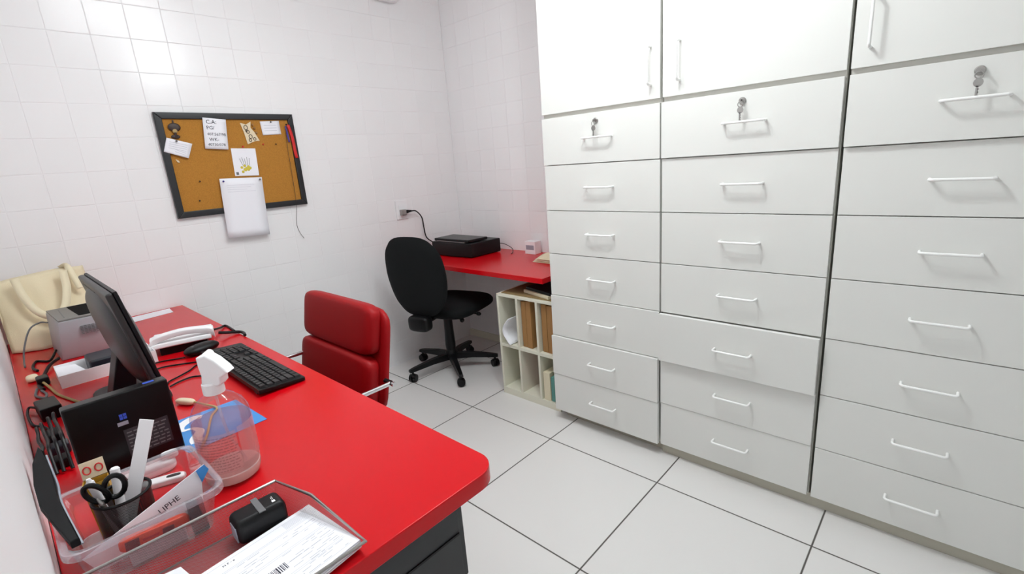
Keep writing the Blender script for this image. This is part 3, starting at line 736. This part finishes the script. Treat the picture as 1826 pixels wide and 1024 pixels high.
# cables: each one thing
def cable(pts, r, m, label, nm='cable'):
    return tag(obj(nm, B().tube(smooth(pts), r, 8), m), label, 'cable', 'cables on the desk')
z = DZ
cable([(.0795, 2.44, z + .12), (.060, 2.47, z + .12), (.028, 2.46, z + .105), (.0, 2.43, z + .05), (-.012, 2.40, z + .008), (-.014, 2.33, z + .004)], .0028, M_grey, 'thin grey cable arching out of the left side of the grey printer')
cable([(.076, 2.40, z + .02), (.05, 2.33, z + .005), (.018, 2.37, z + .0045), (.004, 2.29, z + .0045), (.012, 2.235, z + .0045)], .0042, M_blk, 'black cable curling on the desk left of the grey printer')
cable([(.072, 2.30, z + .012), (.045, 2.24, z + .012), (.022, 2.15, z + .0055), (.004, 2.05, z + .0055), (.010, 1.99, z + .0055)], .0052, M_blk, 'thick black cable running beside the shallow white box')
cable([(.012, 2.06, z + .013), (.024, 1.99, z + .006), (.035, 1.90, z + .004), (.06, 1.80, z + .004), (.080, 1.72, z + .004), (.084, 1.60, z + .004), (.07, 1.50, z + .004)], .0036, M_tan, 'beige cable running behind the small black computer')
cable([(-.004, 2.02, z + .004), (-.010, 1.95, z + .004), (.006, 1.905, z + .004), (.012, 1.94, z + .004), (.005, 1.99, z + .004)], .0034, M_grey, 'grey cable loop behind the black cube adapter')
tag(obj('cable_plug', B().pad((-.006, 2.135, z + .011), (.030, .045, .020), 3, 6), M_paperw), 'small off-white connector on the desk by the left wall', 'plug')
tag(obj('cable_plug', B().box(.0, .030, 2.045, 2.090, z, z + .026, .005), M_blk), 'black connector left of the shallow white box', 'plug')
# tangle behind the computer
for i, (px, py, w_, d_, h_, m, lb) in enumerate([(.000, 1.535, .030, .055, .030, M_blk, 'black adapter left of the computer, topmost of the tangle'), (.002, 1.462, .034, .04, .024, M_navy, 'dark navy adapter in the tangle left of the computer'),
                                               (-.002, 1.385, .03, .04, .022, M_blk, 'black plug block at the near end of the tangle')]):
    block('adapter', (px - w_ / 2, px + w_ / 2, py - d_ / 2, py + d_ / 2, z, z + h_), m, lb, 'adapter', 'adapters in the cable tangle', .005)
for i in range(4):
    rr = random.Random(i + 3); bx_ = -.026 + .0115 * i
    pts = [(bx_ + rr.uniform(-.002, .002), 1.615 - .046 * k, z + .0375 + .0075 * i + rr.uniform(0, .002) if 0 < k < 6 else z + .005) for k in range(7)]
    cable(pts, .0034, M_blk, 'black looped cable over the adapters left of the computer, %s' % ('strand nearest the wall', 'second strand from the wall', 'third strand from the wall', 'strand nearest the computer')[i])

# ------------------------------------------------------------------ phone, mouse, keyboard, paper
Mph = Matrix.Translation((.412, 2.075, DZ)) @ Matrix.Rotation(R(-16), 4, 'Z')
t = thing('desk_phone', (.405, 2.075, DZ), 'white desk phone on a black stand between the monitor and the keyboard', 'telephone')
obj('stand', B().prism([(-.075, -.088, 0), (-.075, .06, 0), (-.075, .06, .018), (-.075, -.088, .0275)], (.145, 0, 0), .003).xf(Mph), M_blk, t)
bdy = B(); A = [(-.105, -.105, .030), (.085, -.105, .030), (.085, .105, .015), (-.105, .105, .015)]
obj('base', B().prism(A, (0, .004, .017), .005, 3).xf(Mph), M_white, t)
kp = B()
for r_ in range(4):
    for c_ in range(3): kp.box(-.020 + c_ * .018, -.008 + c_ * .018, -.010 + r_ * .016, 0 + r_ * .016, .036 - r_ * .0011, .0455 - r_ * .0011, .001)
obj('keypad', kp.xf(Mph), M_grey, t)
hsb = B()
hp = smooth([(-.095, -.078, .054), (-.07, -.078, .066), (0, -.078, .074), (.07, -.078, .067), (.095, -.078, .056)], 6)
prev = None
for i, p_ in enumerate(hp):
    u = i / (len(hp) - 1); th_ = .011 + .010 * abs(2 * u - 1) ** 2.5; w_ = .019 + .005 * abs(2 * u - 1) ** 3
    ring = [hsb.b.verts.new(p_ + Vector((0, w_ * math.copysign(abs(math.cos(a)) ** .6, math.cos(a)), -th_ * .4 + th_ * math.copysign(abs(math.sin(a)) ** .6, math.sin(a))))) for a in [2 * math.pi * k / 14 for k in range(14)]]
    if prev:
        for k in range(14): hsb.b.faces.new((prev[k], prev[(k + 1) % 14], ring[(k + 1) % 14], ring[k]))
    else: hsb.b.faces.new(list(reversed(ring)))
    prev = ring
hsb.b.faces.new(prev); bmesh.ops.recalc_face_normals(hsb.b, faces=hsb.b.faces[:])
obj('handset', hsb.xf(Mph), M_white, t)
cable([(.510, 2.03, z + .022), (.535, 2.03, z + .014), (.575, 2.02, z + .0065), (.582, 1.99, z + .006), (.575, 1.955, z + .006)], .0058, M_blk, 'thick black cable lying across the desk edge beyond the mouse')
cable([(.512, 2.10, z + .020), (.545, 2.14, z + .010), (.574, 2.175, z + .0045), (.576, 2.13, z + .0045), (.572, 2.06, z + .0045)], .0042, M_blk, 'black cable looping from the white phone to the desk edge')
t = thing('computer_mouse', (.415, 1.905, DZ), 'black computer mouse beside the far end of the keyboard', 'mouse')
Mms = Matrix.Translation((.418, 1.912, DZ)) @ Matrix.Rotation(R(15), 4, 'Z')
obj('shell', B().pad((0, 0, .016), (.115, .062, .034), (2.6, 2.6, 2.2), 10, fn=lambda q: Vector((q.x, q.y, max(q.z, -.9)))).xf(Mms), M_blk, t)
obj('scroll_wheel', B().cyl((-.028, -.003, .026), (-.028, .003, .026), .007, seg=14).xf(Mms), M_grey, t)
for pts, r_, lb in (([(.36, 1.895, z + .005), (.33, 1.92, z + .003), (.295, 1.936, z + .003), (.24, 1.93, z + .003), (.20, 1.90, z + .003)], .0024, 'thin black mouse cable running back under the monitor'),
                    ([(.400, 1.80, z + .006), (.375, 1.815, z + .003), (.33, 1.845, z + .003), (.285, 1.868, z + .003), (.23, 1.85, z + .003)], .0024, 'thin black keyboard cable running toward the monitor'),
                    ([(.398, 1.77, z + .004), (.368, 1.785, z + .003), (.335, 1.75, z + .003), (.30, 1.725, z + .003), (.272, 1.708, z + .003), (.262, 1.69, z + .003)], .0024, 'thin black cable bowing across the desk right of the monitor'),
                    ([(.397, 1.62, z + .004), (.355, 1.655, z + .003), (.325, 1.682, z + .003), (.292, 1.677, z + .003), (.262, 1.66, z + .003)], .0024, 'thin black cable passing just behind the spray bottle head')):
    cable(pts, r_, M_blk, lb)
t = thing('keyboard', (.463, 1.60, DZ), 'black full-size keyboard along the front edge of the red desk', 'keyboard')
K0, K1, KY0, KY1 = .399, .526, 1.345, 1.855
Mk = Matrix.Translation((0, 0, DZ)) @ Matrix.Rotation(R(0), 4, 'Z')
obj('case', B().prism([(K0, KY0, 0.008), (K1, KY0, 0.002), (K1, KY0, .012), (K0, KY0, .021)], (0, KY1 - KY0, 0), .0025).xf(Mk), M_blk, t)
for yy in (KY0 + .03, KY1 - .05): obj('foot', B().box(K0 + .003, K0 + .018, yy, yy + .02, 0, .0105).xf(Mk), M_blk, t)
obj('front_foot', B().box(K1 - .012, K1 - .004, KY0 + .02, KY1 - .02, 0, .0045).xf(Mk), M_blk, t)
kproto = {}
def key(x, y, wy):
    zt_ = DZ + .021 - (x - K0) / (K1 - K0) * .009
    k_ = round(wy, 4)
    if k_ not in kproto:
        h = wy / 2 - .0012; b = B()
        a = [(-.0082, -h, 0), (.0082, -h, 0), (.0082, h, 0), (-.0082, h, 0)]; c = [(-.0066, -h + .0014, .0058), (.0066, -h + .0014, .0058), (.0066, h - .0014, .0058), (-.0066, h - .0014, .0058)]
        va = [b.b.verts.new(Vector(q) + Vector((x, y, zt_))) for q in a]; vc = [b.b.verts.new(Vector(q) + Vector((x, y, zt_))) for q in c]
        b.b.faces.new(list(reversed(va))); b.b.faces.new(vc)
        for i in range(4): b.b.faces.new((va[i], va[(i + 1) % 4], vc[(i + 1) % 4], vc[i]))
        kproto[k_] = obj('key', b, M_key, t, origin=(x, y, zt_), flat=True)
    else: copy_part(kproto[k_], t, (x, y, zt_))
U_ = .0202; Yk = KY0 + .012
nk = 0
rows = [(.415, [1] * 14 + [0] * 0), (.4355, [1] * 13 + [2]), (.4545, [1.5] + [1] * 12 + [1.5]), (.4735, [1.75] + [1] * 11 + [2.25]), (.4925, [2.25] + [1] * 10 + [2.75]), (.5115, [1.25, 1.25, 1.25, 6.25, 1.25, 1.25, 2.5])]
for x, ws in rows:
    y = Yk
    for w_ in ws: key(x, y + w_ * U_ / 2, w_ * U_); y += w_ * U_; nk += 1
    y = Yk + 15.35 * U_
    for q in range(3):
        if x != .4735 and not (x == .4925 and q != 1): key(x, y + (q + .5) * U_, U_)
    y = Yk + 18.7 * U_
    if x > .42:
        for q in range(4 if x < .5 else 3): key(x, y + (q + .5) * U_, U_)
tag(obj('paper_slip', B().prism([(.340, 2.655, DZ + .0005), (.510, 2.680, DZ + .0005), (.518, 2.782, DZ + .0005), (.30, 2.765, DZ + .0005)], (0, 0, .0008)), M_paper), 'white paper slip at the far end of the desk against the wall', 'paper')
t = thing('flyer', (.29, 1.30, DZ), 'blue flyer with a white swirl lying behind the spray bottle', 'flyer')
obj('sheet', B().prism([(.150, 1.395, DZ + .0005), (.190, 1.195, DZ + .0005), (.361, 1.203, DZ + .0005), (.352, 1.392, DZ + .0005)], (0, 0, .0008)), M_blue, t)
sw = smooth([(.262, 1.362, 0), (.240, 1.372, 0), (.212, 1.350, 0), (.208, 1.322, 0), (.228, 1.312, 0), (.236, 1.285, 0), (.220, 1.255, 0), (.214, 1.228, 0)], 8); b = B(); prev = None
for i, p_ in enumerate(sw):
    d = (sw[min(i + 1, len(sw) - 1)] - sw[max(i - 1, 0)]); d = Vector((d.x, d.y, 0)).normalized(); s_ = Vector((-d.y, d.x, 0)); w_ = .009 + .004 * math.sin(i / len(sw) * 9)
    c_ = Vector((p_.x, p_.y, DZ + .0017)); cur = (b.b.verts.new(c_ + s_ * w_), b.b.verts.new(c_ - s_ * w_))
    if prev: b.b.faces.new((prev[0], prev[1], cur[1], cur[0]))
    prev = cur
obj('white_swirl', b, M_white, t)

# ------------------------------------------------------------------ spray bottle
BC = Vector((.226, 1.02, DZ + .0005))
t = thing('spray_bottle', BC, 'clear spray bottle of pinkish sanitizer with a white trigger head', 'bottle')
obj('bottle_wall', B().lathe(BC, [(.040, .0), (.047, .004), (.0505, .014), (.0525, .04), (.0525, .125), (.0505, .142), (.044, .158), (.031, .172), (.019, .181), (.0165, .184), (.0165, .196)], 40, cap=False), M_bottle, t)
obj('base', B().lathe(BC, [(.039, .001), (.046, .005), (.0495, .014), (.0504, .024), (.036, .022)], 40), M_base, t)
obj('liquid', B().lathe(BC, [(.049, .026), (.0510, .042), (.0510, .124), (.0505, .128)], 40), M_liquid, t)
def wrap(a0, a1, z0, z1, r):
    return B().grid(lambda u, v: (BC.x + r * math.cos(a0 + (a1 - a0) * u), BC.y + r * math.sin(a0 + (a1 - a0) * u), BC.z + z0 + (z1 - z0) * v), 24, 2)
obj('front_label', wrap(R(-80), R(-5), .045, .122, .0529), M_label, t)
obj('back_label', wrap(R(-175), R(-84), .036, .118, .0529), M_label, t)
lp = B()
for k in range(13):
    zz = .040 + k * .0058; a = -172
    while a < -90:
        w_ = random.uniform(3, 9)
        r_ = .0532
        lp.grid(lambda u, v: (BC.x + r_ * math.cos(R(a + w_ * u)), BC.y + r_ * math.sin(R(a + w_ * u)), BC.z + zz + .0022 * v), 2, 1); a += w_ + 2.0
obj('label_print', lp, M_lprint, t)
obj('dip_tube', B().tube(smooth([BC + Vector((0, 0, .19)), BC + Vector((.004, -.004, .10)), BC + Vector((.022, -.022, .03))]), .0025, 8), M_clearrim, t)
obj('collar', B().lathe(BC, [(.0185, .183), (.0190, .186), (.0185, .204), (.014, .207)], 24), M_white, t)
sd = Vector((.67, -.74, 0)); dp = Vector((-.74, -.67, 0))
prof = [(-.014, .200), (.020, .200), (.026, .206), (.027, .217), (.042, .226), (.036, .236), (.022, .252), (.006, .264), (-.012, .259), (-.012, .242), (-.010, .222)]
obj('trigger_head', B().prism([BC + sd * s_ + Vector((0, 0, zz)) - dp * .0135 for s_, zz in prof], dp * .027, .004, 3), M_white, t)
obj('nozzle', B().cyl(BC + sd * -.006 + Vector((0, 0, .252)), BC + sd * -.006 + dp * -.024 + Vector((0, 0, .256)), .0085, .0075, 14), M_white, t)

# ------------------------------------------------------------------ clear plastic bin and what it holds
t = thing('clear_bin', (.068, .965, DZ), 'clear plastic bin full of stationery at the near left of the desk', 'bin')
bb = [(-.012, .885), (.150, .885), (.150, 1.045), (-.012, 1.045)]; bt = [(-.026, .868), (.166, .868), (.166, 1.062), (-.026, 1.062)]
ZB0, ZB1 = DZ + .001, DZ + .080
def rrect(q, r, n=5):
    (x0, y0), (x1, y1) = q[0], q[2]; out = []
    for cx, cy, a0 in ((x1 - r, y0 + r, -90), (x1 - r, y1 - r, 0), (x0 + r, y1 - r, 90), (x0 + r, y0 + r, 180)):
        for k in range(n + 1): a = R(a0 + 90 * k / n); out.append((cx + r * math.cos(a), cy + r * math.sin(a)))
    return out
ra, rb = rrect(bb, .018), rrect(bt, .022)
b = B(); va = [b.b.verts.new((x, y, ZB0)) for x, y in ra]; vb_ = [b.b.verts.new((x, y, ZB1)) for x, y in rb]; n = len(ra)
b.b.faces.new(list(reversed(va)))
for i in range(n): b.b.faces.new((va[i], va[(i + 1) % n], vb_[(i + 1) % n], vb_[i]))
obj('bin_wall', b, M_clear, t, solid=.0016)
ro = rrect([(-.035, .859), 0, (.175, 1.071)], .026)
b = B(); v0 = [b.b.verts.new((x, y, ZB1)) for x, y in rb]; v1 = [b.b.verts.new((x, y, ZB1 + .001)) for x, y in ro]; v2 = [b.b.verts.new((x, y, ZB1 - .010)) for x, y in ro]
for i in range(n):
    j = (i + 1) % n; b.b.faces.new((v0[i], v0[j], v1[j], v1[i])); b.b.faces.new((v1[i], v1[j], v2[j], v2[i]))
obj('rim', b, M_clearrim, t, solid=.0014)

CC = Vector((.052, .975, DZ + .003))
t = thing('pen_cup', CC, 'black mesh pen cup standing in the clear bin', 'pen cup')
b = B(); seg = 36; rr_ = .037
ring0 = [b.b.verts.new(CC + Vector((rr_ * math.cos(2 * math.pi * k / seg), rr_ * math.sin(2 * math.pi * k / seg), 0))) for k in range(seg)]
ring1 = [b.b.verts.new(CC + Vector(((rr_ + .002) * math.cos(2 * math.pi * k / seg), (rr_ + .002) * math.sin(2 * math.pi * k / seg), .082))) for k in range(seg)]
L = b.b.loops.layers.uv.new('UVMap')
for k in range(seg):
    f = b.b.faces.new((ring0[k], ring0[(k + 1) % seg], ring1[(k + 1) % seg], ring1[k]))
    for l, (uu, vv) in zip(f.loops, ((k, 0), (k + 1, 0), (k + 1, 1), (k, 1))): l[L].uv = (uu * rr_ * 2 * math.pi / seg, vv * .082)
obj('mesh_wall', b, M_meshk, t)
obj('cup_base', B().lathe(CC, [(.037, 0), (.037, .004)], 36), M_blk, t)
obj('rim', B().tube([CC + Vector((.039 * math.cos(a), .039 * math.sin(a), .083)) for a in [2 * math.pi * k / 36 for k in range(36)]], .0026, 8, closed=True), M_blk, t)
# in the cup
a0 = Vector((.040, .978, DZ + .009)); a1 = Vector((.1135, 1.004, .942)); ax = (a1 - a0).normalized(); sd2 = Vector((.80, -.60, 0)); sd2 = (sd2 - ax * ax.dot(sd2)).normalized(); nn = ax.cross(sd2)
tag(obj('ruler', B().prism([a0 - sd2 * .012, a0 + sd2 * .012, a1 + sd2 * .0115, a1 - sd2 * .0115], nn * .002, .0004, 1), M_white), 'flat white ruler sticking out of the black pen cup', 'ruler')
tag(obj('glue_stick', B().cyl((.040, .962, DZ + .009), (.0535, .985, .886), .0068, .0068, 16).cyl((.0535, .985, .886), (.0536, .9852, .888), .0062, .005, 16), M_white), 'white stick standing in the pen cup left of the ruler', 'pen')
tag(obj('marker_pen', B().cyl((.036, .992, DZ + .009), (.020, .998, .874), .0058, .0058, 14).cyl((.020, .998, .874), (.0195, .9985, .88), .0045, .003, 14), M_white), 'short white pen behind the scissor handles in the pen cup', 'pen')
tag(obj('silver_pen', B().cyl((.046, .953, DZ + .009), (.024, .955, .852), .0036, .0036, 12).cyl((.024, .955, .852), (.0215, .9553, .862), .0030, .0015, 12), M_steel), 'silver pen leaning at the front of the pen cup', 'pen')
t = thing('scissors', (.035, .97, DZ + .01), 'black-handled scissors standing in the pen cup', 'scissors')
def loop(c, rx, rz, tl, r):
    ax_ = Vector((.75, -.30, 0)).normalized(); up = Vector((-.15, 0, 1)).normalized(); out = []
    for k in range(20):
        a = 2 * math.pi * k / 20; x, y = rx * math.cos(a), rz * math.sin(a)
        out.append(Vector(c) + ax_ * (x * math.cos(tl) - y * math.sin(tl)) + up * (x * math.sin(tl) + y * math.cos(tl)))
    return B().tube(out, r, 8, closed=True)
obj('finger_loop', loop((.0225, .972, .862), .012, .019, R(20), .0042), M_blkgloss, t)
obj('finger_loop', loop((.046, .965, .866), .013, .021, R(-25), .0042), M_blkgloss, t)
obj('blade', B().prism([(.030, .968, .845), (.038, .966, .845), (.043, .972, DZ + .009), (.040, .973, DZ + .009)], (0, -.0015, 0)), M_steel, t)
# loose in the bin
t = thing('small_carton', (.033, 1.03, DZ + .003), 'small open carton with red print standing behind the scissors', 'box')
Mb = Matrix.Translation((.033, 1.028, DZ + .003)) @ Matrix.Rotation(R(-10), 4, 'Z') @ Matrix.Rotation(R(-3), 4, 'Y')
for b_ in ((-.017, .017, -.012, -.0112), (-.017, .017, .0112, .012), (-.017, -.0162, -.0112, .0112), (.0162, .017, -.0112, .0112)):
    obj('carton_wall', B().box(*b_, .0, .098).xf(Mb), M_gold, t)
obj('lid_flap', B().prism([(-.0165, .012, .099), (.0165, .012, .099), (.0165, .022, .126), (-.0165, .022, .126)], (0, .0008, 0)).xf(Mb), M_paperw, t)
bb = B()
for cx_ in (-.008, .008): bb.tube([(cx_ + .005 * math.cos(a), .0158 + .0018 * math.sin(a), .1125 + .0062 * math.sin(a)) for a in [2 * math.pi * k / 14 for k in range(14)]], .0011, 5, closed=True)
obj('red_print', bb.xf(Mb), M_redp, t)
block('notepad', (.034, .110, .8875, .9040, DZ + .003, DZ + .0285), M_paper, 'small white notepad standing under the orange box cutter in the bin', 'notepad', bev=.001)
t = thing('box_cutter', (.072, .895, DZ + .0285), 'orange box cutter lying along the near side of the clear bin', 'cutter')
Mx = Matrix.Translation((.072, .9005, .7975)) @ Matrix.Rotation(R(4.5), 4, 'Y') @ Matrix.Rotation(R(90), 4, 'X')
obj('handle', B().pad((0, 0, .0075), (.094, .022, .015), (9, 4, 4), 8).xf(Mx), M_orange, t)
obj('slider', B().box(.008, .024, -.005, .005, .0145, .0175, .001).xf(Mx), M_blk, t)
obj('end_cap', B().box(-.040, -.022, -.0075, .0075, .0146, .0160, .0005).xf(Mx), M_blk, t)
obj('slot', B().box(-.018, .004, -.002, .002, .0148, .0158).xf(Mx), M_redp, t)
block('eraser', (.119, .142, .884, .898, DZ + .003, DZ + .064), M_dkgrey, 'dark block standing at the near right corner of the bin', 'eraser')
t = thing('tape_roll', (.116, .985, DZ + .003), 'dark roll of tape lying in the bin right of the pen cup', 'tape')
ro_ = [(.017, 0), (.029, 0), (.030, .002), (.030, .020), (.029, .022), (.017, .022), (.017, 0)]
obj('roll', B().lathe((.118, .990, DZ + .003), ro_, 32, cap=False), M_dkgrey, t)
obj('core', B().lathe((.118, .990, DZ + .003), [(.0155, .001), (.0168, .001), (.0168, .023), (.0155, .023), (.0155, .001)], 32, cap=False), M_tan, t)
t = thing('folded_leaflet', (.08, .90, DZ + .003), 'folded white leaflet with a blue tip standing against the bin\'s near side', 'leaflet')
q = [(-.016, .910, .800), (.163, .926, .857), (.168, .925, .846), (.153, .921, .829), (.146, .916, .79), (.04, .912, .768), (-.003, .910, .768)]
obj('sheet', B().prism(q, (0, .0012, 0)), M_paper, t)
obj('blue_tip', B().prism([(.149, .9235, .8525), (.163, .9252, .857), (.168, .9242, .846), (.153, .9202, .829)], (0, -.0006, 0)), M_blue, t)
tm = B().mesh(text_mesh('LIPHE', .0135, frame((.086, .9135, .8105), Vector((.188, .016, .057)), Vector((-.06, .02, 1)))))
obj('lettering', tm, M_ink, t, flat=True)
t = thing('stapler', (-.024, 1.0, DZ + .02), 'black stapler with a pale edge leaning against the left side of the bin', 'stapler')
pr = [(-.024, 1.100, .913), (-.036, 1.060, .902), (-.041, 1.020, .884), (-.041, .975, .868), (-.030, .930, .845), (-.022, .900, .829), (-.011, .900, .829), (-.019, .970, .868), (-.017, 1.015, .880), (-.018, 1.050, .887), (-.0195, 1.09, .906)]
obj('body', B().prism([Vector(p_) - Vector((0, .0, .0)) for p_ in pr], (0, .002, .012), .002), M_blk, t)
obj('edge_strip', B().tube(smooth([(-.0100, .900, .831), (-.0172, .970, .870), (-.0155, 1.015, .882), (-.0165, 1.050, .889), (-.0180, 1.09, .908)], 5), .0018, 6), M_silver, t)
# between the bin and the computer
t = thing('white_charger', (.10, 1.17, DZ), 'long white rounded charger lying in front of the small computer', 'charger')
Mw = Matrix.Translation((.100, 1.168, DZ)) @ Matrix.Rotation(R(-4), 4, 'Z')
obj('shell', B().pad((0, 0, .013), (.120, .038, .026), (6, 4, 4), 8).xf(Mw), M_white, t)
obj('end_cap', B().pad((.052, .0, .030), (.030, .022, .014), 4, 6).xf(Mw), M_white, t)
t = thing('usb_stick', (.125, 1.10, DZ), 'flat white stick with a dark end between bin and computer', 'usb stick')
Mw = Matrix.Translation((.120, 1.110, DZ)) @ Matrix.Rotation(R(-22), 4, 'Z')
obj('shell', B().pad((0, 0, .007), (.085, .024, .014), (5, 4, 4), 8).xf(Mw), M_white, t)
obj('dark_end', B().pad((.022, 0, .0125), (.026, .012, .005), 3, 6).xf(Mw), M_blk, t)
tag(obj('cable_plug', B().pad((0, 0, .009), (.020, .062, .015), 3, 6).xf(Matrix.Translation((.258, 1.485, DZ)) @ Matrix.Rotation(R(26), 4, 'Z')), M_paperw), 'beige cable connector on the desk right of the small computer', 'plug')
cable([(.272, 1.458, z + .009), (.288, 1.42, z + .006), (.30, 1.37, z + .006), (.275, 1.33, z + .006), (.24, 1.24, z + .006), (.215, 1.19, z + .006)], .0028, M_tan, 'beige cable lying over the blue flyer')

# ------------------------------------------------------------------ mesh letter tray and papers
t = thing('letter_tray', (.12, .74, DZ), 'grey wire mesh letter tray at the near corner of the desk', 'tray')
rim = [(-.036, .856, DZ + .050), (.245, .849, DZ + .050), (.269, .759, DZ + .048), (.286, .622, DZ + .018), (-.036, .624, DZ + .018)]
flo = [(-.030, .840, DZ + .003), (.230, .834, DZ + .003), (.252, .757, DZ + .003), (.270, .632, DZ + .003), (-.030, .634, DZ + .003)]
obj('mesh_floor', B().face(flo), M_mesh, t, uv=True)
b = B()
for i in range(5):
    j = (i + 1) % 5; b.face([flo[i], flo[j], rim[j], rim[i]])
bmesh.ops.recalc_face_normals(b.b, faces=b.b.faces[:]); b.b.normal_update()
obj('mesh_wall', b, M_mesh, t, uv=True)
obj('rim_wire', B().tube(rim, .0028, 8, closed=True), M_steel, t)
obj('floor_wire', B().tube(flo, .0014, 6, closed=True), M_grey, t)
for x in (.02, .21): obj('foot', B().box(x, x + .01, .65, .82, DZ, DZ + .0025), M_grey, t)
t = thing('self_inking_stamp', (.21, .825, DZ), 'black self-inking stamp lying in the mesh tray beside the invoices', 'stamp')
Ms = Matrix.Translation((.1985, .8105, DZ + .0052)) @ Matrix.Rotation(R(-2), 4, 'Z') @ Matrix.Diagonal((1.02, 1.0, 1.28, 1))
obj('body', B().box(-.040, .038, -.028, .020, .0, .034, .010, 4).xf(Ms), M_blk, t)
obj('cap_band', B().box(-.004, .006, -.0275, .0195, .0335, .0350, .0005).xf(Ms), M_grey, t)
obj('end_window', B().box(-.0408, -.039, -.022, .004, .006, .026, .0005).xf(Ms), M_silver, t)
b = B().box(.020, .025, -.016, -.010, .0338, .0343).box(.0235, .0242, -.007, .002, .0338, .0343).box(.0215, .0222, -.007, .000, .0338, .0343)
obj('white_marking', b.xf(Ms), M_white, t)
# invoice stack
e1 = Vector((-.187, -.020, 0)).normalized(); e2 = Vector((.012, -.15, 0)).normalized(); P0 = Vector((.270, .782, DZ + .0048))
IL, IW = .213, .150
def sheet(P, a, b_, l_, w_, th, name, label, cat, group):
    return tag(obj(name, B().prism([P, P + a * l_, P + a * l_ + b_ * w_, P + b_ * w_], (0, 0, th)), M_paper), label, cat, group)
for i in range(5):
    rot = Matrix.Rotation(R((1.5, -2.0, .8, 2.6, 0)[i]), 3, 'Z'); P = P0 + Vector(((-.004, -.007, -.001, -.006, 0)[i], (-.002, .0, -.004, -.001, 0)[i], i * .0026))
    nm = ('bottom sheet', 'second sheet from below', 'middle sheet', 'sheet just under the top one')[i] if i < 4 else ''
    sh = sheet(P, rot @ e1, rot @ e2, IL, IW, .0022, 'invoice', 'white invoice of the stack in the mesh tray, %s' % nm if i < 4 else 'printed white invoice with a barcode on top of the tray\'s stack', 'paper', 'invoice stack in the mesh tray')
top = sh; zt_ = P0.z + 4 * .0026 + .0023
def Q(s_, t_): return P0 + e1 * s_ + e2 * t_
b = B()
def ln_(s0, s1, t0, h): 
    b.face([Vector((*Q(s0, t0)[:2], zt_)), Vector((*Q(s1, t0)[:2], zt_)), Vector((*Q(s1, t0 + h)[:2], zt_)), Vector((*Q(s0, t0 + h)[:2], zt_))])
rd = random.Random(5)
for t_ in (.008, .028, .031, .050, .068, .072, .095, .118, .122, .142): ln_(.01, .205, t_, .0006)
for k in range(6): ln_(.012, .055, .010 + k * .0028, .0009)
for row in range(22):
    t_ = .034 + row * .005; s_ = .014
    while s_ < .19:
        w_ = rd.uniform(.004, .02)
        if rd.random() < .45 and not (.078 < t_ < .112 and .08 < s_ < .16): ln_(s_, s_ + w_, t_, .0012)
        s_ += w_ + .004
obj('fine_print', b, M_print, top, flat=True)
b = B(); s_ = .092
while s_ < .150:
    w_ = rd.choice((.0008, .0014, .0022)); ln_(s_, s_ + w_, .088, .016); s_ += w_ + rd.choice((.0009, .0016))
obj('barcode', b, M_ink, top, flat=True)
b = B().mesh(text_mesh('N F - e', .006, frame(tuple(Q(.150, .017)[:2]) + (zt_,), -e1, -e2)))
obj('heading', b, M_ink, top, flat=True)
a_, c_ = Vector((-.97, .18, 0)).normalized(), Vector((.16, -.98, 0)).normalized()
sheet(Vector((.076, .822, DZ + .0046)), a_, c_, .085, .105, .0022, 'note_sheet', 'small white sheet at the left of the mesh tray, under another', 'paper', 'small sheets in the mesh tray')
sheet(Vector((.082, .817, DZ + .0072)), a_, c_, .085, .105, .0022, 'note_sheet', 'small white sheet at the left of the mesh tray, on top', 'paper', 'small sheets in the mesh tray')
